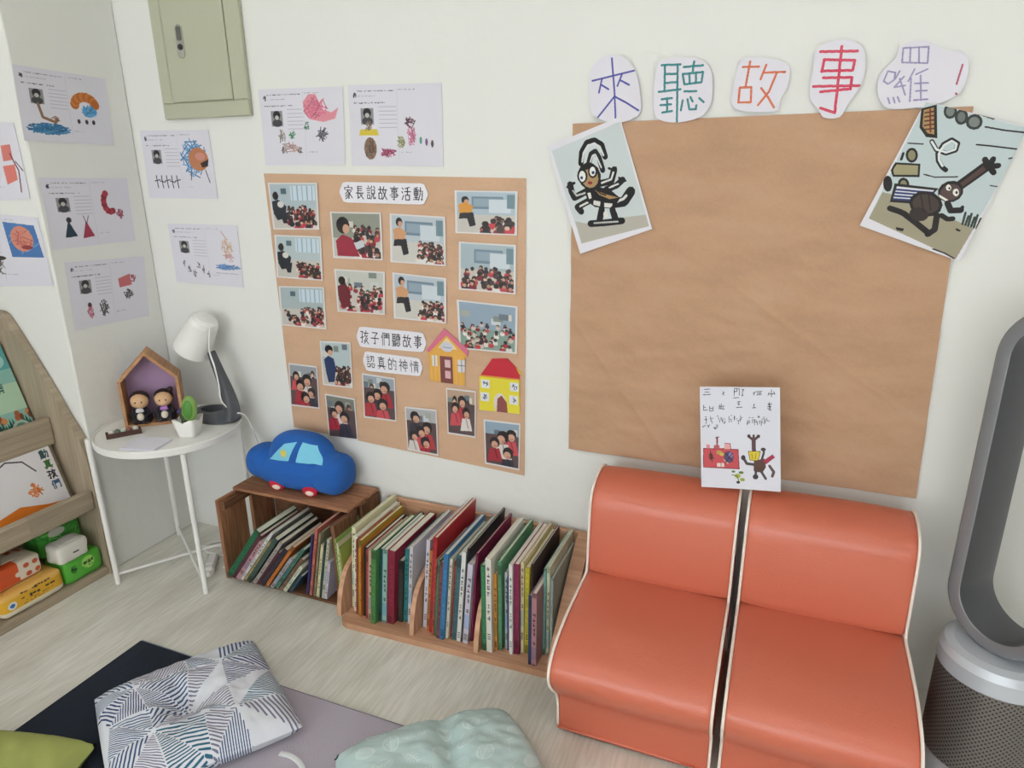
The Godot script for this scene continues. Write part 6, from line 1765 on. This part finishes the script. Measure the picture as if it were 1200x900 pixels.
	for k in 5:
		b = Mb.new(); b.ball(Vector3(-0.034 + k * 0.017, 0.0156, (k % 2) * 0.004 - 0.002), Vector3(0.0095, 0.0095, 0.0095), 7, 12)
		part("pebble", b, hexm(["c9c6bd", "5a6a5c", "b4bdb0", "7a4a44", "d2cfc8"][k], 0.5), tr)
	# sheets of note paper
	var st := thing("note_paper_stack", "thin stack of white note paper lying on the side table", "paper", Vector3(-1.778, Y, 0.364))
	for k in 4:
		b = Mb.new()
		var pl := PackedVector2Array()
		for p in [Vector2(-0.040, 0.066), Vector2(0.074, 0.04), Vector2(0.05, -0.052), Vector2(-0.076, -0.032)]: pl.append(Vector2(p.x, -p.y).rotated([0.0, 0.03, -0.02, 0.015][k]) * (1.0 - 0.01 * k))
		b.prism(pl, 0.0, 0.0012, Transform3D(Basis(Vector3(1, 0, 0), -PI / 2), Vector3(0, 0.0003 + 0.0015 * k, 0)))
		part("paper_sheet", b, hexm("e4e3ec", 0.8), st)
	# pot with a green oval ornament and purple flowers
	var pt := thing("flower_pot", "white square pot with an oval green cactus and purple flowers", "potted plant", Vector3(-1.716, Y, 0.255), 0.35)
	b = Mb.new()
	var g := []
	for q in [[0.0, 0.022, 0.0], [0.0005, 0.025, 0.0], [0.04, 0.033, 0.0], [0.055, 0.036, 1.0], [0.0545, 0.0335, 1.0], [0.035, 0.03, 0.0], [0.034, 0.0, 0.0]]:
		var row := []
		for k in 32:
			var a := TAU * k / 32
			var d := Vector2(cos(a), sin(a))
			var sq: float = q[1] / maxf(absf(d.x), absf(d.y)) * 0.98
			sq = lerpf(sq, q[1] * 1.1, 0.15)
			var corner := absf(sin(2 * a))
			row.append(Vector3(d.x * sq, q[0] + q[2] * (corner * 0.012 - 0.006), d.y * sq))
		g.append(row)
	b.grid(g, 1.0, Vector2.ONE, true)
	part("pot", b, hexm("eeedea", 0.4), pt)
	b = Mb.new(); b.lathe([Vector2(0, 0.041), Vector2(0.029, 0.04)], 20); part("soil", b, hexm("4a3c30", 0.9), pt)
	b = Mb.new()
	var rot := Transform3D(Basis(Vector3(0, 0, 1), -0.12), Vector3(0.004, 0.036, 0))
	b.ball(Vector3(0, 0.052, 0), Vector3(0.025, 0.045, 0.014), 12, 20, rot)
	var cactus := part("cactus", b, hexm("7da052", 0.6), pt)
	b = Mb.new(); b.ball(Vector3(0, 0.052, 0.0095), Vector3(0.016, 0.031, 0.007), 10, 18, rot); part("flat_face", b, hexm("4f8a35", 0.55), cactus)
	for k in 7:
		var base := Vector3(-0.018 + 0.003 * (k % 3), 0.04, -0.004 + 0.004 * (k % 4))
		var tip := Vector3(-0.034 + 0.006 * k * 0.9, 0.07 + 0.005 * (k % 4), -0.014 + 0.004 * (k % 3))
		tip.x = minf(tip.x, -0.012)
		b = Mb.new(); b.tube([base, base.lerp(tip, 0.5) + Vector3(-0.003, 0, 0), tip], 0.0011, 6)
		var stem := part("stem", b, hexm("4a6a3a", 0.7), pt)
		b = Mb.new()
		for j in 5: b.ball(tip + Vector3(cos(j * 1.257) * 0.004, 0.001, sin(j * 1.257) * 0.004), Vector3(0.0045, 0.003, 0.0045), 5, 8)
		part("blossom", b, hexm("5a4a8c" if k % 2 else "473a70", 0.7), stem)
	for k in 3:
		b = Mb.new(); b.ball(Vector3(0.012 - k * 0.014, 0.044, 0.02), Vector3(0.007, 0.005, 0.006), 6, 10); part("pebble", b, hexm("d8d5ce", 0.6), pt)
	lamp(Y)

func lamp(Y: float) -> void:
	var t := thing("desk_lamp", "white-shaded desk lamp with a dark grey bent arm on the side table", "lamp", Vector3(-1.745, Y, 0.112))
	var dark := hexm("55585e", 0.5)
	# base: a flat ring open in the middle, running into the arm
	var b := Mb.new()
	var out := []; var inn := []
	for k in 40:
		var a := TAU * k / 40
		out.append(Vector2(cos(a) * 0.078, sin(a) * 0.052)); inn.append(Vector2(cos(a) * 0.054 - 0.004, sin(a) * 0.033))
	var rows := []
	for q in [[out, 0.0], [out, 0.034], [inn, 0.036], [inn, 0.0], [out, 0.0]]:
		var r := []
		for p in q[0]: r.append(Vector3(p.x, q[1] + (0.014 * smoothstep(0.0, 0.07, p.x) if q[1] > 0 else 0.0), p.y))
		rows.append(r)
	for i in 4:
		for k in 40:
			var k2 := (k + 1) % 40
			var A: Vector3 = rows[i][k]; var B: Vector3 = rows[i][k2]; var C: Vector3 = rows[i + 1][k2]; var D: Vector3 = rows[i + 1][k]
			var mid := (A + B) / 2.0
			var nn: Vector3 = [Vector3(mid.x, 0, mid.z).normalized(), Vector3.UP, -Vector3(mid.x, 0, mid.z).normalized(), Vector3.DOWN][i]
			b.quad(A, B, C, D, nn)
	part("base_ring", b, dark, t)
	b = Mb.new()
	var path := smooth([Vector3(0.066, 0.012, 0), Vector3(0.068, 0.05, -0.004), Vector3(0.05, 0.105, -0.01), Vector3(0.022, 0.165, -0.016), Vector3(-0.006, 0.232, -0.02)], 5)
	var pr := []
	for i in path.size():
		var s := float(i) / (path.size() - 1)
		var d: Vector3 = (path[mini(i + 1, path.size() - 1)] - path[maxi(i - 1, 0)]).normalized()
		var side := d.cross(Vector3(0, 0, 1)).normalized()
		var hw := lerpf(0.022, 0.011, s); var hz := lerpf(0.03, 0.012, s)
		var r := []
		for k in 16:
			var a := TAU * k / 16
			var c := cos(a); var e := sin(a)
			r.append(path[i] + side * signf(c) * pow(absf(c), 0.6) * hw + Vector3(0, 0, 1) * signf(e) * pow(absf(e), 0.6) * hz)
		pr.append(r)
	b.grid(pr, 1.0, Vector2.ONE, true)
	part("arm", b, dark, t)
	# shade: open cone pointing down to the left
	var ax := Vector3(0.078, 0.117, 0.0).normalized()
	var c0 := Vector3(-0.084, 0.232, -0.018)
	var bs := Basis(ax.cross(Vector3(0, 0, 1)).normalized(), ax, Vector3(0, 0, 1))
	b = Mb.new()
	b.lathe([Vector2(0.0605, 0), Vector2(0.062, 0.001), Vector2(0.047, 0.118), Vector2(0.041, 0.132), Vector2(0.028, 0.139), Vector2(0, 0.141)], 40, Transform3D(bs, c0))
	b.lathe([Vector2(0.0605, 0.0), Vector2(0.045, 0.116), Vector2(0, 0.134)], 40, Transform3D(bs, c0))
	part("lamp_shade", b, hexm("ecebe8", 0.55), t)
	b = Mb.new()
	b.ball(ax * 0.07 + c0, Vector3(0.02, 0.02, 0.02), 10, 16)
	part("bulb", b, hexm("e9e6dc", 0.3), t)
	b = Mb.new()
	b.tube(smooth([c0 + ax * 0.12 + Vector3(0.038, -0.012, 0.012), Vector3(0.022, 0.25, 0.012), Vector3(0.034, 0.19, 0.012), Vector3(0.048, 0.13, 0.018), Vector3(0.058, 0.08, 0.026), Vector3(0.083, 0.035, 0.006)], 5), 0.0026, 7)
	part("cord", b, M.white, t)
	b = Mb.new()
	b.tube(smooth([Vector3(0.083, 0.035, 0.006), Vector3(0.095, 0.015, -0.03), Vector3(0.096, -0.06, -0.06), Vector3(0.09, -0.14, -0.08), Vector3(0.074, -0.22, -0.085), Vector3(0.05, -0.36, -0.08), Vector3(0.03, -0.485, -0.07), Vector3(0.0, -0.503, -0.045)], 6), 0.0026, 7)
	one("lamp_cord", b, M.white, "thin white cord hanging from the desk lamp behind the side table", "cord", t.position)

# ---------------------------------------------------------------- on the floor
func cords() -> void:
	var t := thing("power_cord", "white extension cord coiled on the floor behind the side table leg", "cord", Vector3(-1.74, 0, 0.16))
	var b := Mb.new()
	b.tube(smooth([Vector3(-0.14, 0.004, -0.02), Vector3(-0.06, 0.004, -0.05), Vector3(0.03, 0.004, -0.06), Vector3(0.075, 0.004, -0.04), Vector3(0.06, 0.005, 0.0), Vector3(-0.02, 0.009, 0.005), Vector3(-0.1, 0.005, 0.0), Vector3(-0.13, 0.004, -0.05), Vector3(-0.06, 0.009, -0.085), Vector3(0.04, 0.005, -0.085), Vector3(0.082, 0.004, -0.02), Vector3(0.07, 0.004, 0.045), Vector3(0.04, 0.005, 0.06)], 7), 0.0035, 8)
	part("cable", b, M.white, t)
	b = Mb.new()
	var tf := Transform3D(Basis(Vector3(0, 1, 0), -0.95), Vector3(-0.015, 0, 0.055))
	b.box(Vector3(-0.036, 0.001, -0.016), Vector3(0.036, 0.026, 0.016), 0.005, tf)
	part("socket_block", b, hexm("dcdcda", 0.4), t)
	b = Mb.new()
	b.box(Vector3(0.04, 0.001, -0.019), Vector3(0.074, 0.03, 0.019), 0.007, tf)
	b.box(Vector3(0.075, 0.006, -0.012), Vector3(0.092, 0.024, 0.012), 0.006, tf)
	part("plug", b, hexm("e6e6e4", 0.4), t)

func pillow(q: Array, H: float, nx: int, fx: Callable, round_ := 0.08) -> Mb:   # four corners on the floor (x, z): TL TR BR BL
	var b := Mb.new()
	var p := v2(q)
	for s in 2:
		var g := []
		for i in nx + 1:
			var r := []
			for j in nx + 1:
				var u := float(j) / nx; var v := float(i) / nx
				var cu := u * 2 - 1; var cv := v * 2 - 1
				# sides drawn in a little between the corners
				var su := cu * sqrt(1.0 - cv * cv * round_) * (1.0 - 0.03 * (1.0 - cv * cv)); var sv := cv * sqrt(1.0 - cu * cu * round_) * (1.0 - 0.03 * (1.0 - cu * cu))
				var uu := su * 0.5 + 0.5; var vv := sv * 0.5 + 0.5
				var w := p[0].lerp(p[1], uu).lerp(p[3].lerp(p[2], uu), vv)
				var e := pow(maxf(0.0, 1.0 - pow(absf(cu), 4.0)), 0.5) * pow(maxf(0.0, 1.0 - pow(absf(cv), 4.0)), 0.5)
				var y: float
				if s == 0: y = H * 0.4 + H * 0.6 * e + fx.call(u, v) * e
				else: y = H * 0.4 - H * 0.4 * pow(e, 0.5)
				r.append(Vector3(w.x, y, w.y))
			g.append(r)
		b.grid(g, -1.0 if s == 0 else 1.0)
	return b

func mats_and_cushions() -> void:
	var navy := noise_mat(Color("1b2433"), 0.95, 0.25, 2.0, 6.0)
	var lil := noise_mat(Color("b0a8b4"), 0.9, 0.12, 1.0, 6.0)
	var b := Mb.new()
	b.box(Vector3(-0.27, 0, 0), Vector3(0.13, 0.011, 1.0), 0.004)
	var t := thing("floor_mat", "dark navy fabric floor mat under the patterned cushion", "mat", Vector3(-1.36, 0.0005, 0.61))
	part("mat_body", b, navy, t)
	b = Mb.new(); b.box(Vector3(-0.27, 0.0005, -0.004), Vector3(0.13, 0.008, -0.0005), 0.002); part("edge_binding", b, hexm("9aa0b0", 0.9), t)
	t = thing("floor_mat", "greyish lilac floor mat beside the navy mat", "mat", Vector3(-0.79, 0.0005, 0.61), deg_to_rad(0.0))
	b = Mb.new(); b.box(Vector3(-0.438, 0, 0), Vector3(0.33, 0.011, 1.0), 0.004); part("mat_body", b, lil, t)
	b = Mb.new(); b.box(Vector3(-0.438, 0.0005, -0.004), Vector3(0.33, 0.008, -0.0005), 0.002); part("edge_binding", b, hexm("8f8a98", 0.9), t)
	# patterned seat pad: indigo hatching on white
	var fl := FastNoiseLite.new(); fl.seed = 12; fl.frequency = 2.2; fl.fractal_octaves = 3
	var tuft := func(u, v):
		var d := Vector2(u - 0.47, v - 0.53).length()
		return -0.042 * exp(-d * d / 0.012) + 0.008 * fl.get_noise_2d(u * 3.0, v * 3.0) + 0.004 * sin(atan2(v - 0.53, u - 0.47) * 8.0) * exp(-d / 0.18)
	t = thing("patterned_cushion", "white seat cushion with indigo hatched triangles, tufted in the middle", "cushion", Vector3(-1.25, 0.012, 0.765))
	part("cushion_cover", pillow([-0.258, 0.09, -0.04, -0.25, 0.31, -0.035, 0.055, 0.29], 0.085, 40, tuft), tmat(hatch_tex(), 0.9), t)
	b = Mb.new(); b.ball(Vector3(-0.0, 0.0, 0.0), Vector3(0.008, 0.004, 0.008), 6, 12); part("tuft_button", b, hexm("c8cad6", 0.8), t, Vector3(0.005, 0.045, 0.012))
	# lime cushion
	t = thing("lime_cushion", "plain lime green cushion next to the patterned cushion", "cushion", Vector3(-1.52, 0.012, 1.06))
	var soft := func(u, v): return 0.006 * fl.get_noise_2d(u * 2.0, v * 2.0)
	part("cushion_cover", pillow([-0.17, -0.03, 0.165, -0.12, 0.24, 0.19, -0.12, 0.27], 0.085, 24, soft), noise_mat(Color("a5ac60"), 0.9, 0.3, 1.5, 8.0), t)
	# mint cushion with pale leaves
	t = thing("mint_cushion", "mint green cushion with a pale leaf print at the mat's edge", "cushion", Vector3(-0.58, 0.012, 0.72))
	var fold := func(u, v): return -0.03 * exp(-pow((u - 0.62 + 0.15 * v) / 0.05, 2.0)) + 0.008 * fl.get_noise_2d(u * 3.0 + 4.0, v * 3.0)
	part("cushion_cover", pillow([-0.28, 0.06, 0.06, -0.235, 0.3, 0.0, 0.02, 0.33], 0.1, 40, fold, 0.22), tmat(leaf_tex(), 0.9), t)
	b = Mb.new(); b.box(Vector3(-0.012, 0, -0.006), Vector3(0.012, 0.012, 0.006), 0.003); b.tube([Vector3(0.0, 0.006, 0.0), Vector3(-0.014, 0.004, 0.006)], 0.002, 6); part("zip_pull", b, hexm("3c4a4c", 0.5, 0.5), t, Vector3(-0.225, 0.038, 0.062))
	# loose strap
	b = Mb.new()
	var cu := smooth([Vector3(-0.975, 0.0, 0.79), Vector3(-0.945, 0.0, 0.787), Vector3(-0.91, 0.0, 0.797), Vector3(-0.885, 0.0, 0.82), Vector3(-0.875, 0.0, 0.85)], 4)
	var g := []
	for s in [[-0.006, 0.0], [-0.006, 0.003], [0.006, 0.003], [0.006, 0.0]]:
		var r := []
		for i in cu.size():
			var d: Vector3 = (cu[mini(i + 1, cu.size() - 1)] - cu[maxi(i - 1, 0)]).normalized()
			r.append(cu[i] + d.cross(Vector3.UP) * s[0] + Vector3(0, s[1], 0))
		g.append(r)
	b.grid(g, 1.0)
	one("fabric_strap", b, hexm("dcdee0", 0.8), "short white fabric strap lying on the lilac mat", "strap", Vector3(0, 0.0122, 0))

func hatch_tex() -> ImageTexture:
	var cv := Cv.new(640, 640, Color("d8dae2"), 31)
	var ink := [Color("233c6e"), Color("344f78"), Color("4a6488"), Color("2b5f78"), Color("74708a")]
	# an irregular net of triangles, each hatched its own way
	var N := 4
	var pt := []
	for i in N + 1:
		var r := []
		for j in N + 1:
			var o := Vector2(cv.rng.randf_range(-0.06, 0.06), cv.rng.randf_range(-0.06, 0.06))
			r.append(Vector2(float(j) / N, float(i) / N) + o)
		pt.append(r)
	pt[2][2] = Vector2(0.47, 0.53)
	var n := 0
	for i in N:
		for j in N:
			var q := [pt[i][j], pt[i][j + 1], pt[i + 1][j + 1], pt[i + 1][j]]
			for tr in ([[q[0], q[1], q[2]], [q[0], q[2], q[3]]] if (i + j) % 2 == 0 else [[q[0], q[1], q[3]], [q[1], q[2], q[3]]]):
				n += 1
				if n % 9 == 5: continue
				var ang := cv.rng.randf() * PI
				var step: float = [0.017, 0.022, 0.014, 0.026][n % 4]
				var c: Color = ink[cv.rng.randi() % 5]
				var ctr: Vector2 = (tr[0] + tr[1] + tr[2]) / 3.0
				var d := Vector2.from_angle(ang); var o := d.orthogonal()
				var ts := []
				for p in tr: ts.append(ctr + (p - ctr) * 0.93)
				for k in range(-40, 41):
					var hits := []
					var L: float = k * step
					for e in 3:
						var a: Vector2 = ts[e] - ctr; var bq: Vector2 = ts[(e + 1) % 3] - ctr
						var da := a.dot(o) - L; var db := bq.dot(o) - L
						if (da < 0) != (db < 0): hits.append(a.lerp(bq, da / (da - db)) + ctr)
					if hits.size() == 2: cv.line([hits[0].x, hits[0].y, hits[1].x, hits[1].y], step * 640 * 0.42, c)
	return cv.tex()

func leaf_tex() -> ImageTexture:
	var cv := Cv.new(512, 512, Color("b6cccb"), 17)
	for i in 7:
		for j in 7:
			var c := Vector2((j + 0.5 + (i % 2) * 0.5) / 7.0, (i + 0.5) / 7.0) + Vector2(cv.rng.randf_range(-0.02, 0.02), cv.rng.randf_range(-0.02, 0.02))
			var a := cv.rng.randf() * TAU
			var pale := Color("cadbda") if (i + j) % 3 else Color("c2d5d4")
			var kind := (i * 3 + j) % 3
			if kind == 0: cv.ell(c.x, c.y, 0.06, 0.042, pale, a)
			if kind == 1:
				cv.ell(c.x, c.y, 0.06, 0.045, pale, a); cv.ell(c.x, c.y, 0.05, 0.036, Color("b6cccb"), a)
			var d := Vector2.from_angle(a)
			cv.line([c.x - d.x * 0.06, c.y - d.y * 0.06, c.x + d.x * 0.06, c.y + d.y * 0.06], 2.0, Color("d2e0e0"))
			for k in range(-3, 4):
				var m := c + d * k * 0.015; var o := d.orthogonal() * (0.034 - absf(k) * 0.006)
				cv.line([m.x, m.y, m.x + o.x + d.x * 0.012, m.y + o.y + d.y * 0.012], 1.8, Color("d2e0e0") if kind != 0 else Color("b6cccb"))
				cv.line([m.x, m.y, m.x - o.x + d.x * 0.012, m.y - o.y + d.y * 0.012], 1.8, Color("d2e0e0") if kind != 0 else Color("b6cccb"))
	return cv.tex()
